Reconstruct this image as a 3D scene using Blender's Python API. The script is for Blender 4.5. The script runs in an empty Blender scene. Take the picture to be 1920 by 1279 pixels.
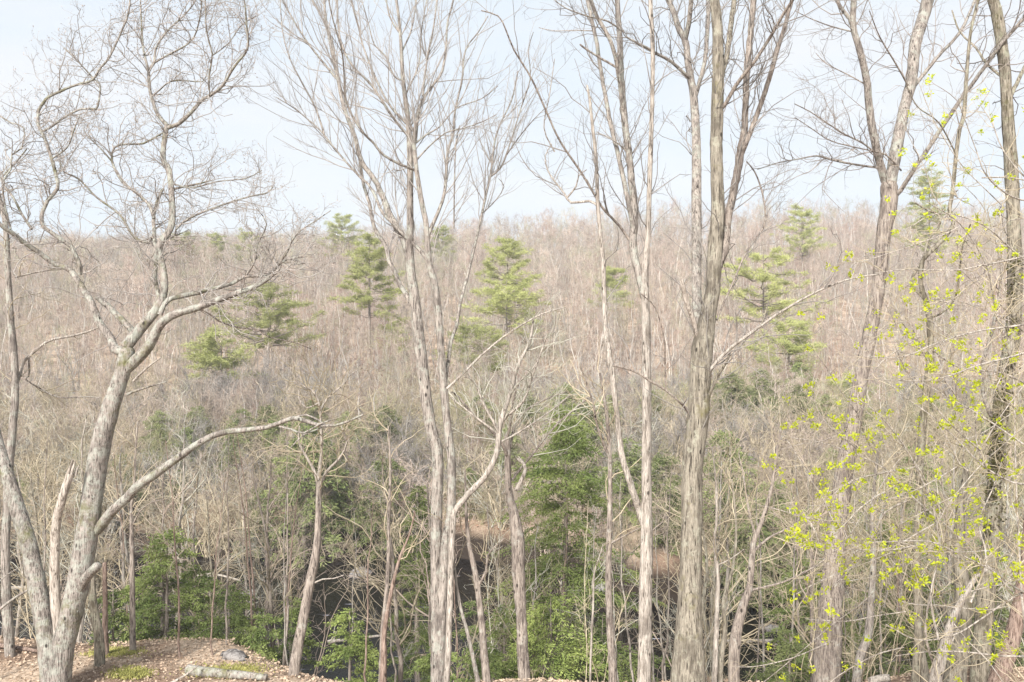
import bpy, math
import numpy as np
from mathutils import Vector

# ------------------------------------------------------------------ camera, sky, sun, exposure
SC = bpy.context.scene
FPX, CAMZ = 1663.0, 8.0
cam_d = bpy.data.cameras.new('camera')
cam = bpy.data.objects.new('camera', cam_d); SC.collection.objects.link(cam)
cam.location = (0, 0, CAMZ); cam.rotation_euler = (math.radians(90), 0, 0)
cam_d.sensor_width = 36; cam_d.lens = 36 * FPX / 1920; cam_d.clip_start = .1; cam_d.clip_end = 3000
SC.camera = cam
SUN_EL, SUN_AZ = math.radians(38), math.radians(200)      # azimuth from +Y clockwise: behind and to the left of the camera
world = bpy.data.worlds.new('World'); SC.world = world; world.use_nodes = True
nt = world.node_tree; nt.nodes.clear()
sky = nt.nodes.new('ShaderNodeTexSky'); sky.sky_type = 'NISHITA'; sky.sun_disc = False
sky.sun_elevation = SUN_EL; sky.sun_rotation = SUN_AZ; sky.dust_density = 2.0; sky.air_density = 1.0
mixn = nt.nodes.new('ShaderNodeMixRGB'); mixn.inputs[0].default_value = .86      # thin bright overcast over the blue
tc = nt.nodes.new('ShaderNodeTexCoord'); cn = nt.nodes.new('ShaderNodeTexNoise'); cm = nt.nodes.new('ShaderNodeMapping'); cr = nt.nodes.new('ShaderNodeValToRGB')
cm.inputs['Scale'].default_value = (1.2, 1.2, 4.5); cn.inputs['Scale'].default_value = 2.2; cn.inputs['Detail'].default_value = 6; cn.inputs['Roughness'].default_value = .55
nt.links.new(tc.outputs['Generated'], cm.inputs[0]); nt.links.new(cm.outputs[0], cn.inputs['Vector']); nt.links.new(cn.outputs['Fac'], cr.inputs[0])
cr.color_ramp.elements[0].position = .38; cr.color_ramp.elements[0].color = (.86, .945, 1.035, 1); cr.color_ramp.elements[1].position = .66; cr.color_ramp.elements[1].color = (.97, .99, 1.02, 1)
cs = nt.nodes.new('ShaderNodeVectorMath'); cs.operation = 'SCALE'; cs.inputs['Scale'].default_value = 10.3; nt.links.new(cr.outputs[0], cs.inputs[0]); nt.links.new(cs.outputs[0], mixn.inputs[2])
bg = nt.nodes.new('ShaderNodeBackground'); bg.inputs[1].default_value = .05
wo = nt.nodes.new('ShaderNodeOutputWorld')
nt.links.new(sky.outputs[0], mixn.inputs[1]); nt.links.new(mixn.outputs[0], bg.inputs[0]); nt.links.new(bg.outputs[0], wo.inputs[0])
sd = bpy.data.lights.new('sun', 'SUN'); sd.energy = 4.0; sd.angle = math.radians(14); sd.color = (1, .96, .9)
sun = bpy.data.objects.new('sun', sd); SC.collection.objects.link(sun)
d = Vector((math.sin(SUN_AZ) * math.cos(SUN_EL), math.cos(SUN_AZ) * math.cos(SUN_EL), math.sin(SUN_EL)))
sun.rotation_euler = d.to_track_quat('Z', 'Y').to_euler()
SC.view_settings.view_transform = 'Standard'; SC.view_settings.look = 'None'
SC.view_settings.gamma = 1; SC.view_settings.exposure = 1.05
SC.cycles.max_bounces = 5; SC.cycles.diffuse_bounces = 3; SC.cycles.glossy_bounces = 2; SC.cycles.transmission_bounces = 2
SC.cycles.volume_bounces = 0; SC.cycles.caustics_reflective = False; SC.cycles.caustics_refractive = False

# ------------------------------------------------------------------ helpers
COL = SC.collection
def tag(o, label=None, cat=None, group=None, kind=None):
    if label: o['label'] = label
    if cat: o['category'] = cat
    if group: o['group'] = group
    if kind: o['kind'] = kind
    return o
def empty(name, loc):
    o = bpy.data.objects.new(name, None); COL.objects.link(o); o.location = loc; o.empty_display_size = .3
    return o
def link(name, me, parent=None, loc=None):
    o = bpy.data.objects.new(name, me); COL.objects.link(o)
    if parent is not None: o.parent = parent
    if loc is not None: o.location = loc
    return o

class Geo:                      # collects vertex / face arrays, builds one mesh
    def __init__(s): s.v = []; s.f = []; s.m = []; s.n = 0
    def add(s, V, F, m=0):      # V (n,3), F (k,4) quads
        if len(V) == 0: return
        s.v.append(np.asarray(V, float)); s.f.append(np.asarray(F, np.int64) + s.n); s.m.append(np.full(len(F), m)); s.n += len(V)
    def tubes(s, P, R, k=3, m=0, rng=None, rough=0.0, cap=False):
        P = np.asarray(P, float); R = np.asarray(R, float)
        if P.ndim == 2: P = P[None]; R = R[None]
        N, n, _ = P.shape
        if N == 0: return
        T = np.gradient(P, axis=1); T /= np.linalg.norm(T, axis=2, keepdims=True) + 1e-9
        A = P[:, -1] - P[:, 0]; A /= np.linalg.norm(A, axis=1, keepdims=True) + 1e-9
        ref = np.where(np.abs(A[:, :1]) < .7, np.array([[1., 0, 0]]), np.array([[0, 1., 0]]))
        U = np.empty_like(P); u = ref
        for i in range(n):                               # parallel transport
            u = u - (u * T[:, i]).sum(1, keepdims=True) * T[:, i]
            u = u / (np.linalg.norm(u, axis=1, keepdims=True) + 1e-9); U[:, i] = u
        W = np.cross(T, U)
        a = np.arange(k) * 2 * math.pi / k
        rr = np.repeat(R[:, :, None], k, axis=2)
        if rough and rng is not None:
            z = rng.randn(N, n, k)
            z = sum(np.roll(z, q, 1) for q in range(-3, 4)) / 2.4 * .8
            z2 = rng.randn(N, 1, k) * .8
            rr = rr * (1 + rough * (z + z2))
        V = P[:, :, None] + rr[..., None] * (np.cos(a)[None, None, :, None] * U[:, :, None] + np.sin(a)[None, None, :, None] * W[:, :, None])
        i, j = np.meshgrid(np.arange(n - 1), np.arange(k), indexing='ij')
        q = np.stack([i * k + j, i * k + (j + 1) % k, (i + 1) * k + (j + 1) % k, (i + 1) * k + j], -1).reshape(-1, 4)
        F = (q[None] + (np.arange(N) * n * k)[:, None, None]).reshape(-1, 4)
        s.add(V.reshape(-1, 3), F, m)
        if cap and k % 2 == 0:
            base = s.n - k
            F = [[base + c, base + c + 1, base + (k - 2 - c), base + (k - 1 - c)] for c in range(k // 2 - 1)]
            s.f.append(np.array(F)); s.m.append(np.full(len(F), m))
    def leaves(s, C, D, S, m=0, aspect=.4, rng=None):    # diamond leaf quads: centre C, direction D, length S
        C = np.asarray(C); N = len(C)
        if N == 0: return
        D = D / (np.linalg.norm(D, axis=1, keepdims=True) + 1e-9)
        r = rng.randn(N, 3); X = np.cross(D, r); X /= np.linalg.norm(X, axis=1, keepdims=True) + 1e-9
        S = np.asarray(S).reshape(-1, 1) * np.ones((N, 1))
        nrm = np.cross(D, X)
        a = C; b = C + D * S * .5 + X * S * aspect * .5 + nrm * S * .06; c = C + D * S; e = C + D * S * .5 - X * S * aspect * .5 + nrm * S * .06
        V = np.stack([a, b, c, e], 1).reshape(-1, 3)
        s.add(V, np.arange(N * 4).reshape(-1, 4), m)
    def mesh(s, name, mats, origin=None, smooth=True):
        me = bpy.data.meshes.new(name)
        V = np.concatenate(s.v).astype(np.float32)
        if origin is not None: V = V - np.array(origin, np.float32)
        F = np.concatenate(s.f).astype(np.int32); M = np.concatenate(s.m).astype(np.int32)
        me.vertices.add(len(V)); me.vertices.foreach_set('co', V.ravel())
        me.loops.add(F.size); me.loops.foreach_set('vertex_index', F.ravel())
        me.polygons.add(len(F)); me.polygons.foreach_set('loop_start', np.arange(0, F.size, 4, dtype=np.int32))
        for m in (mats if isinstance(mats, (list, tuple)) else [mats]): me.materials.append(m)
        me.polygons.foreach_set('material_index', M)
        me.polygons.foreach_set('use_smooth', np.full(len(F), smooth))
        me.update(calc_edges=True)
        return me

def segs(P, R):                 # flatten polylines into segments
    P = np.asarray(P, float); R = np.asarray(R, float)
    if P.ndim == 2: P = P[None]; R = R[None]
    return [P[:, :-1].reshape(-1, 3), P[:, 1:].reshape(-1, 3), R[:, :-1].ravel(), R[:, 1:].ravel()]
def catseg(L): return [np.concatenate([x[i] for x in L]) for i in range(4)]
def spawn(rng, S, dens, ratio=(.35, .65), rmin=.004, rmax=.05, LR=95, ang=(.5, 1.0), n=5, wig=.22, up=.12, zmin=None, lmax=3.0, lmin=.15, tip=.4, droop=0):
    p0, p1, r0, r1 = S
    ln = np.linalg.norm(p1 - p0, axis=1)
    w = ln * (1.0 if np.isscalar(dens) else 1.0) / (1 + (np.maximum(r0, .001) / .07) ** 1.2)
    if zmin is not None: w = w * ((p0[:, 2] + p1[:, 2]) * .5 > zmin)
    tot = w.sum(); M = int(tot * dens)
    if M < 1: return np.zeros((0, n + 1, 3)), np.zeros((0, n + 1))
    idx = rng.choice(len(ln), M, p=w / tot); t = rng.rand(M, 1)
    B = p0[idx] + t * (p1 - p0)[idx]; rad = r0[idx] + t[:, 0] * (r1 - r0)[idx]
    T = (p1 - p0)[idx]; T /= np.linalg.norm(T, axis=1, keepdims=True) + 1e-9
    q = rng.randn(M, 3); q = q - (q * T).sum(1, keepdims=True) * T; q /= np.linalg.norm(q, axis=1, keepdims=True) + 1e-9
    a = rng.uniform(ang[0], ang[1], (M, 1)); D = np.cos(a) * T + np.sin(a) * q
    D[:, 2] += up * 1.5; D /= np.linalg.norm(D, axis=1, keepdims=True)
    rc = np.clip(rad * rng.uniform(ratio[0], ratio[1], M), rmin, rmax)
    L = np.clip(rc * LR * rng.uniform(.6, 1.25, M), lmin, lmax)
    P = np.empty((M, n + 1, 3)); P[:, 0] = B
    st = (L / n)[:, None]
    for k in range(n):
        P[:, k + 1] = P[:, k] + D * st
        D = D + wig * rng.randn(M, 3); D[:, 2] += up - droop * k / n; D /= np.linalg.norm(D, axis=1, keepdims=True)
    R = rc[:, None] * np.linspace(1, tip, n + 1)[None]; R = np.maximum(R, rmin * .55)
    return P, R

# ------------------------------------------------------------------ materials
def mat(name):
    m = bpy.data.materials.new(name); m.use_nodes = True; m.node_tree.nodes.clear(); return m, m.node_tree
def nd(t, kind, **kw):
    n = t.nodes.new(kind)
    for k, v in kw.items(): setattr(n, k, v)
    return n
def ramp(t, fac, stops):
    r = nd(t, 'ShaderNodeValToRGB'); e = r.color_ramp.elements
    while len(e) < len(stops): e.new(.5)
    for i, (p, c) in enumerate(stops): e[i].position = p; e[i].color = (*c, 1)
    t.links.new(fac, r.inputs[0]); return r.outputs[0]
def noise(t, vec, scale, detail=4, rough=.6):
    n = nd(t, 'ShaderNodeTexNoise'); n.inputs['Scale'].default_value = scale; n.inputs['Detail'].default_value = detail
    n.inputs['Roughness'].default_value = rough; t.links.new(vec, n.inputs['Vector']); return n.outputs['Fac']
def coords(t, sc=(1, 1, 1), src='Object'):
    tc = nd(t, 'ShaderNodeTexCoord'); mp = nd(t, 'ShaderNodeMapping'); mp.inputs['Scale'].default_value = sc
    t.links.new(tc.outputs[src], mp.inputs[0]); return mp.outputs[0]
def mix(t, fac, a, b):
    m = nd(t, 'ShaderNodeMixRGB')
    if isinstance(fac, (int, float)): m.inputs[0].default_value = fac
    else: t.links.new(fac, m.inputs[0])
    for i, c in ((1, a), (2, b)):
        if isinstance(c, tuple): m.inputs[i].default_value = (*c, 1)
        else: t.links.new(c, m.inputs[i])
    return m.outputs[0]
def finish(t, col, rough=.9, bump=None, bs=.5, bd=.02, spec=.2, trans=0):
    b = nd(t, 'ShaderNodeBsdfPrincipled'); o = nd(t, 'ShaderNodeOutputMaterial')
    if isinstance(col, tuple): b.inputs['Base Color'].default_value = (*col, 1)
    else: t.links.new(col, b.inputs['Base Color'])
    b.inputs['Roughness'].default_value = rough; b.inputs['Specular IOR Level'].default_value = spec
    if bump is not None:
        bn = nd(t, 'ShaderNodeBump'); bn.inputs['Strength'].default_value = bs; bn.inputs['Distance'].default_value = bd
        t.links.new(bump, bn.inputs['Height']); t.links.new(bn.outputs[0], b.inputs['Normal'])
    sh = b.outputs[0]
    if trans:
        tr = nd(t, 'ShaderNodeBsdfTranslucent'); ms = nd(t, 'ShaderNodeMixShader'); ms.inputs[0].default_value = trans
        if isinstance(col, tuple): tr.inputs[0].default_value = (*col, 1)
        else: t.links.new(col, tr.inputs[0])
        t.links.new(sh, ms.inputs[1]); t.links.new(tr.outputs[0], ms.inputs[2]); sh = ms.outputs[0]
    t.links.new(sh, o.inputs[0])
def bark(name, dark, light, lichen=None, lf=.55, moss=None, mf=.62, stretch=.16, scale=17):
    m, t = mat(name); v = coords(t, (1, 1, stretch)); v1 = coords(t)
    f = noise(t, v, scale, 6, .7)
    f2 = noise(t, coords(t, (1, 1, stretch * .55)), scale * 2.3, 4, .6)
    c = ramp(t, f, [(.36, dark), (.56, light), (.7, tuple(min(1, x * 1.18) for x in light))])
    c = mix(t, ramp(t, f2, [(.37, (1, 1, 1)), (.45, (0, 0, 0))]), c, tuple(x * .5 for x in dark))
    if lichen: c = mix(t, ramp(t, noise(t, v1, 4.2, 6, .78), [(lf - .03, (0, 0, 0)), (lf + .06, (.75, .75, .75))]), c, lichen)
    if moss: c = mix(t, ramp(t, noise(t, v1, 1.3, 5, .75), [(mf - .05, (0, 0, 0)), (mf + .10, (1, 1, 1))]), c, moss)
    kn = nd(t, 'ShaderNodeTexVoronoi'); kn.inputs['Scale'].default_value = 2.3; t.links.new(coords(t, (1.6, 1.6, .9)), kn.inputs['Vector'])
    c = mix(t, ramp(t, kn.outputs['Distance'], [(.07, (1, 1, 1)), (.13, (0, 0, 0))]), c, tuple(x * .35 for x in dark))
    c = mix(t, ramp(t, noise(t, coords(t, (1, 1, .5)), 1.6, 6, .7), [(.36, (.75, .75, .75)), (.46, (0, 0, 0))]), c, tuple(x * .8 for x in dark))
    finish(t, c, .95, f2, 1.0, .05, .1); return m
def plain(name, a, b, sc=2.0, trans=0, rough=.9, src='Object'):
    m, t = mat(name); v = coords(t, src=src); oi = nd(t, 'ShaderNodeObjectInfo')
    f = noise(t, v, sc, 4, .7)
    c = ramp(t, f, [(.35, a), (.65, b)])
    hs = nd(t, 'ShaderNodeHueSaturation'); mr = nd(t, 'ShaderNodeMapRange')
    mr.inputs[3].default_value = .72; mr.inputs[4].default_value = 1.2
    t.links.new(oi.outputs['Random'], mr.inputs[0]); t.links.new(mr.outputs[0], hs.inputs['Value']); t.links.new(c, hs.inputs['Color'])
    finish(t, hs.outputs[0], rough, trans=trans); return m
LICH = (.42, .43, .375); MOSS = (.17, .17, .04)
B_OAK = bark('oak_bark', (.15, .13, .115), (.38, .335, .30), LICH, .51, (.17, .165, .08), .58)
B_GREY = bark('grey_bark', (.17, .145, .13), (.40, .355, .315), LICH, .54)
B_BROWN = bark('brown_bark', (.16, .13, .115), (.38, .325, .28), (.44, .42, .37), .58)
B_OLIVE = bark('olive_bark', (.145, .125, .10), (.33, .295, .24), (.40, .39, .31), .57, (.2, .18, .09), .60, scale=14)
B_PALE = bark('pale_bark', (.24, .205, .175), (.52, .465, .41), (.44, .44, .39), .60)
B_MOSSY = bark('mossy_bark', (.13, .11, .08), (.35, .31, .25), (.38, .38, .29), .55, (.12, .11, .05), .60)
B_RED = bark('red_bark', (.17, .115, .09), (.36, .27, .225), (.4, .35, .3), .62)
DEAD = bark('bare_wood', (.30, .25, .21), (.56, .50, .44), None, scale=12)
TW_GREY = plain('grey_twigs', (.22, .20, .185), (.38, .35, .325))
TW_DARK = plain('dark_twigs', (.18, .155, .14), (.32, .28, .25))
TW_TAN = plain('tan_twigs', (.31, .255, .175), (.55, .475, .35))
TW_PALE = plain('pale_lichen_twigs', (.34, .33, .27), (.52, .50, .43))
TW_PINK = plain('budding_twigs', (.37, .295, .245), (.56, .465, .395), .4)
HB = plain('far_bark', (.27, .23, .195), (.50, .44, .385), .8)
GREEN_H = plain('hemlock_needles', (.12, .17, .055), (.31, .36, .12), .9, .25)
GREEN_Y = plain('young_needles', (.16, .215, .06), (.35, .40, .13), .9, .25)
GREEN_M = plain('olive_needles', (.155, .185, .08), (.34, .355, .175), .5, .25)
GREEN_D = plain('dark_needles', (.12, .16, .06), (.31, .34, .14), .6, .2)
GREEN_P = plain('pine_needles', (.34, .37, .13), (.55, .57, .25), .35, .25)
LEAF = plain('spring_leaves', (.44, .51, .025), (.72, .77, .06), 6, .4)
LITTER = plain('dead_leaves', (.26, .175, .12), (.68, .54, .41), 14)
STONE = bark('stone', (.10, .09, .085), (.27, .25, .24), None, stretch=1, scale=5)

# ------------------------------------------------------------------ pixel + distance -> point
def PT(px, py, Y): return np.array([(px - 960) / FPX * Y, Y, CAMZ - (py - 639.5) / FPX * Y])
def edge(x): return np.interp(x, [-40, -7.6, -6.6, -5.5, -4, 8, 11, 14, 40], [24.5, 23.6, 22.6, 21.4, 20.6, 20.7, 21.4, 22, 24])
def ground(x, y):
    x = np.asarray(x, float); y = np.asarray(y, float)
    yy = y - edge(x); w = np.clip((60 - y) / 25, 0, 1)
    a = np.interp(yy, [-60, 0, 1.2, 4, 8.5, 11, 13], [.3, 0, -.5, -2.2, -4.6, -6.4, -7.2])
    m = 1.2 * np.sin(x * .11) + .8 * np.sin(x * .31 + 1)
    m = m + np.interp(x - .06 * y, [-8, 0, 5], [0, 3, 9.5]) * np.clip((75 - y) / 15, 0, 1)
    b = np.interp(y + m, [50, 55.5, 57.2, 59, 64, 75, 100, 120, 160, 200, 220, 260, 330, 420, 900], [-7.2, -7.0, -6.1, -4.3, -3.0, -1.2, .6, 2.8, 9.5, 18, 21, 23, 38, 44, 44])
    b = b + np.where(y > 90, np.interp(y, [90, 200, 330], [0, 1, 5]) * np.interp(x, [-200, -60, 0, 60, 200], [-2.0, -1.0, 0, 1.2, 1.0]), 0)
    z = np.where(y < 45, a, b)
    z = z + .12 * np.sin(x * .9 + y * .5) * np.sin(y * 1.1 - x * .3) * np.clip((y - 10) / 10, 0, 1)
    return z
WATER_Z = -6.0

# ------------------------------------------------------------------ the setting
def grid_mesh(name, xs, ys, f, m):
    X, Y = np.meshgrid(xs, ys); Z = f(X, Y)
    V = np.stack([X, Y, Z], -1).reshape(-1, 3); nx = len(xs)
    i, j = np.meshgrid(np.arange(len(ys) - 1), np.arange(nx - 1), indexing='ij')
    F = np.stack([i * nx + j, i * nx + j + 1, (i + 1) * nx + j + 1, (i + 1) * nx + j], -1).reshape(-1, 4)
    g = Geo(); g.add(V, F); return link(name, g.mesh(name, m))
gm, t = mat('leaf_litter_ground')
v = coords(t); f1 = noise(t, v, 9, 8, .75); f2 = noise(t, v, .35, 5, .6)
c = ramp(t, f1, [(.32, (.22, .15, .10)), (.5, (.48, .37, .275)), (.66, (.68, .56, .44))])
c2 = ramp(t, f1, [(.35, (.16, .10, .07)), (.62, (.36, .26, .19))])
c = mix(t, ramp(t, f2, [(.44, (0, 0, 0)), (.56, (1, 1, 1))]), c, c2)
c = mix(t, ramp(t, noise(t, v, .8, 6, .7), [(.68, (0, 0, 0)), (.76, (1, 1, 1))]), c, (.20, .19, .08))
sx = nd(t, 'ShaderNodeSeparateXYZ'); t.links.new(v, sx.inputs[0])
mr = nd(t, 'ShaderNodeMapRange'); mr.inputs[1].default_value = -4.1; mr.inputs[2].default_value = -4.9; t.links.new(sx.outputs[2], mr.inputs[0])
c = mix(t, mr.outputs[0], c, (.035, .026, .02))          # wet black mud, its band widened to paint shade under the far bank
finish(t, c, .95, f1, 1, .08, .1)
xs = np.unique(np.concatenate([np.linspace(-420, -60, 30), np.linspace(-60, 60, 240), np.linspace(60, 420, 30)]))
ys = np.unique(np.concatenate([np.linspace(-30, 15, 12), np.linspace(15, 80, 170), np.linspace(80, 340, 90), np.linspace(340, 900, 12)]))
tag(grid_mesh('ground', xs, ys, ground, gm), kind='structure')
wm, t = mat('stream_water'); v = coords(t, (.5, 1.6, 1)); f = noise(t, v, 3.2, 6, .7)
f3 = noise(t, coords(t, (.22, 1.3, 1)), 1.6, 8, .75)
c = ramp(t, f3, [(.60, (.006, .005, .005)), (.64, (.03, .028, .035)), (.69, (.5, .49, .55))])     # rills of foam and pale glints painted into the water colour
b = nd(t, 'ShaderNodeBsdfPrincipled'); o = nd(t, 'ShaderNodeOutputMaterial'); t.links.new(c, b.inputs['Base Color'])
b.inputs['Roughness'].default_value = .1; b.inputs['IOR'].default_value = 1.33; b.inputs['Specular IOR Level'].default_value = .16
bn = nd(t, 'ShaderNodeBump'); bn.inputs['Strength'].default_value = .3; bn.inputs['Distance'].default_value = .06
t.links.new(f, bn.inputs['Height']); t.links.new(bn.outputs[0], b.inputs['Normal']); t.links.new(b.outputs[0], o.inputs[0])
tag(grid_mesh('stream', np.linspace(-150, 150, 12), np.linspace(27, 62, 6), lambda X, Y: X * 0 + WATER_Z, wm), kind='structure')

# leaf litter lying on the near bank and on the far bank
def litter(name, n, x0, x1, y0, y1, size, m, seed, label):
    r = np.random.RandomState(seed); x = r.uniform(x0, x1, n); y = r.uniform(y0, y1, n)
    k = y < edge(x) + 3 if y1 < 40 else y > 57
    x, y = x[k], y[k]; C = np.stack([x, y, ground(x, y) + .01 + r.rand(len(x)) * .05], -1)
    D = r.randn(len(x), 3); D[:, 2] *= .16; g = Geo(); g.leaves(C, D, r.uniform(.6, 1.3, len(x)) * size, 0, .6, r)
    tag(link(name, g.mesh(name, m, smooth=False)), label, 'leaf litter', kind='stuff')
litter('leaf_litter', 36000, -18, 18, 16, 26, .085, LITTER, 1, 'tan dead leaves lying over the near bank')
RLIT = plain('rust_leaves', (.22, .12, .08), (.44, .30, .21), .5)
litter('fallen_leaves', 12000, -42, 42, 57, 78, .26, RLIT, 2, 'rust brown dead leaves covering the bank across the stream')

# ------------------------------------------------------------------ traced trees of the near bank
def smooth(P, R, step):
    P = np.asarray(P, float); R = np.asarray(R, float); n = len(P)
    E = np.vstack([2 * P[0] - P[1], P, 2 * P[-1] - P[-2]]); Q = []; RR = []
    for i in range(n - 1):
        a, b, c_, e = E[i:i + 4]; k = max(2, int(np.linalg.norm(c_ - b) / step))
        for s_ in range(k):
            u = s_ / k
            Q.append(.5 * (2 * b + (c_ - a) * u + (2 * a - 5 * b + 4 * c_ - e) * u * u + (3 * b - a - 3 * c_ + e) * u ** 3)); RR.append(R[i] + (R[i + 1] - R[i]) * u)
    Q.append(P[-1]); RR.append(R[-1]); return np.array(Q), np.array(RR)

class Traced:
    def __init__(s, name, label, group, Y, bk, twigs, seed, cat='tree'):
        s.rng = np.random.RandomState(seed); s.Y = Y; s.bk = bk; s.tw = twigs; s.skel = []; s.S = []; s.root = None
        s.name, s.label, s.group, s.cat = name, label, group, cat
    def at(s, px, py):          # distance of the nearest point of what has been traced so far
        best = (1e9, s.Y)
        for (q, Y) in s.skel:
            dd = np.hypot(q[:, 0] - px, q[:, 1] - py); i = dd.argmin()
            if dd[i] < best[0]: best = (dd[i], Y[i])
        return best[1]
    def limb(s, pts, w0, w1, part='limb', drift=None, twig=1.0, m=None, ws=None, k=None, flare=False, snag=False, root=None):
        r = s.rng; pts = np.array(pts, float)
        Y0 = s.at(*pts[0]) if s.skel else s.Y
        L = np.concatenate([[0], np.cumsum(np.hypot(*np.diff(pts, axis=0).T))]) / FPX * Y0
        if drift is None:
            drift = 0 if part == 'trunk' else r.choice([-1, 1]) * r.uniform(.15, .5)
        wob = np.cumsum(r.randn(len(pts)) * .06); wob -= wob[0]
        Y = Y0 + drift * L + (wob if part != 'trunk' else 0)
        W = np.array(ws, float) if ws is not None else np.linspace(w0, w1, len(pts))
        if ws is not None and len(ws) != len(pts): W = np.interp(np.linspace(0, 1, len(pts)), np.linspace(0, 1, len(ws)), ws)
        P3 = np.array([PT(p[0], p[1], y) for p, y in zip(pts, Y)]); R = W * Y / FPX / 2 * .9 * WS
        if root is not None:     # go on down to the ground below the frame
            z = float(ground(P3[0, 0], P3[0, 1])) - .15
            if P3[0, 2] > z: P3 = np.vstack([[P3[0, 0] + root, P3[0, 1], z], P3]); R = np.concatenate([[R[0] * (1.45 if flare else 1.12)], R]); pts = np.vstack([[pts[0][0], pts[0][1] + 30], pts]); Y = np.concatenate([[Y[0]], Y])
        big = R.max() > .05
        Q, RR = smooth(P3, R, .12 if big else .16)
        if len(Q) > 3:
            jit = r.randn(len(Q), 3) * RR[:, None] * (.025 if RR.max() > .1 else .07); jit[0] = 0; Q = Q + jit
        s.skel.append((np.stack([960 + Q[:, 0] / Q[:, 1] * FPX, 639.5 - (Q[:, 2] - CAMZ) / Q[:, 1] * FPX], 1), Q[:, 1]))
        if RR[-1] > .012 and not snag:
            T_ = Q[-1] - Q[-2]; T_ /= np.linalg.norm(T_); e_ = RR[-1]
            Q = np.vstack([Q, Q[-1] + T_ * e_ * .45, Q[-1] + T_ * e_ * .8, Q[-1] + T_ * e_ * .95]); RR = np.concatenate([RR, [e_ * .86, e_ * .5, e_ * .04]])
        g = Geo(); kk = k or (14 if R.max() > .1 else 8 if big else 6)
        if part == 'twigs': s.tg.append((Q, RR, kk))
        else:
            g.tubes(Q, RR, kk, 0, r, .034 if big else .03)
            if snag:             # splintered end
                T = Q[-1] - Q[-2]; T /= np.linalg.norm(T); rr = RR[-1]
                for q in range(7):
                    o = r.randn(3) * rr * .45; h = r.uniform(1, 5) * rr
                    g.tubes([Q[-1] + o - T * rr, Q[-1] + o + T * h * .5, Q[-1] + o * 1.2 + T * h], [rr * .55, rr * .35, rr * .04], 5)
            s.parts.append((part, g, m or s.bk, Q[0]))
        if root is not None and s.root is None: s.root = tuple(Q[0])
        if twig: 
            sg = segs(Q, RR); s.S.append((sg, twig))
        return s
    parts = None
    def start(s): s.parts = []; s.tg = []; return s
    def done(s, dens=3.0, LR=95, wig=.22, up=.12, zmin=None, l2=2.6, l3=2.2, rmin=.0045, ang=(.5, 1.0), lmax=2.2, leaf=None, tr=.0):
        r = s.rng; g = Geo()
        for Q, RR, kk in s.tg: g.tubes(Q, RR, kk, 0, r, .03)
        A = [x for x, tt in s.S for _ in [0]]; 
        Pn, Rn = [], []
        for sg, tt in s.S:
            P, R = spawn(r, sg, dens * tt, LR=LR * 1.5, wig=wig, up=up, zmin=zmin, rmin=rmin * 1.4, ang=ang, lmax=lmax, n=6, rmax=.0135)
            if len(P): Pn.append(P); Rn.append(R)
        if Pn:
            P1 = np.concatenate(Pn); R1 = np.concatenate(Rn); g.tubes(P1, R1, 4)
            P2, R2 = spawn(r, segs(P1, R1), l2, LR=LR, wig=wig, up=up, rmin=rmin * 1.1, ang=ang, n=4, lmax=.9, lmin=.2); g.tubes(P2, R2, 3)
            P3, R3 = spawn(r, segs(P2, R2), l3, LR=LR * .7, wig=wig, up=up, rmin=rmin * .8, ang=ang, n=3, lmax=.45, lmin=.12); g.tubes(P3, R3, 3)
            s.tips = (P2, P3)
        root = s.root or tuple(s.parts[0][3])
        e = empty(s.name, root); tag(e, s.label, s.cat, s.group)
        for part, gg, mm, q in s.parts: link(part, gg.mesh(part, mm, root), e)
        if g.n: link('twigs', g.mesh('twigs', s.tw, root), e)
        s.e = e; s.rootp = root
        return s

GN = 'bare trees growing on the near bank'
# --- oak at the left
WS = .92
T = Traced('oak_tree', 'gnarled lichened oak at the left, twisting stems, a splintered snag at its foot', GN, 20, B_OAK, TW_GREY, 11).start()
T.limb([(108,1285),(122,1200),(146,1100),(168,970),(186,850),(206,770),(228,705),(238,660)], 0,0,'trunk',ws=[54,50,50,48,45,40,34,34],root=-.05,flare=True,twig=.15)
T.limb([(98,1285),(86,1190),(72,1110),(58,1040),(38,970),(20,910),(4,860),(-14,790)],0,0,'stem',ws=[44,40,38,36,33,30,26,20],drift=.1,root=0,twig=.5)
T.limb([(112,1200),(104,1120),(103,1040),(106,980),(118,930),(132,888)],24,17,'snag',m=DEAD,snag=True,twig=0,drift=-.1)
T.limb([(140,1120),(160,1085),(182,1062)],26,20,'stub',snag=False,twig=0,drift=-.6,k=12)
T.limb([(236,690),(250,680),(279,649),(300,610),(330,588),(366,578),(427,556),(481,536),(505,520),(522,508)],0,0,ws=[30,26,23,20,18,16,13,11,9,7],drift=-.2)
T.limb([(300,590),(316,563),(370,549),(434,532),(460,518),(504,517),(518,501),(538,486),(575,481)],0,0,ws=[13,12,11,9,8,7,6,5,3],drift=.2)
T.limb([(236,650),(262,618),(290,585),(306,555),(308,518),(299,474),(301,455),(319,430),(323,400),(318,323),(306,300),(308,265),(313,235)],0,0,ws=[26,24,21,17,14,13,15,14,14,12,12,11,11],drift=.15)
T.limb([(313,235),(296,215),(282,175),(279,134),(289,118),(292,91),(312,60),(353,20),(380,-20)],9,3)
T.limb([(279,134),(269,94),(265,40),(262,-30)],6,3)
T.limb([(289,118),(311,105),(340,90),(363,71),(376,27),(380,-30)],5,3)
T.limb([(285,181),(300,168),(319,153),(350,151),(380,153),(390,130)],4,2)
T.limb([(313,240),(335,232),(356,213),(376,190),(400,175),(417,161),(440,124),(464,91),(462,44),(459,7),(450,-30)],10,3,drift=-.3)
T.limb([(392,170),(392,141),(398,101),(387,60),(385,0),(380,-40)],5,2.5)
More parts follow.
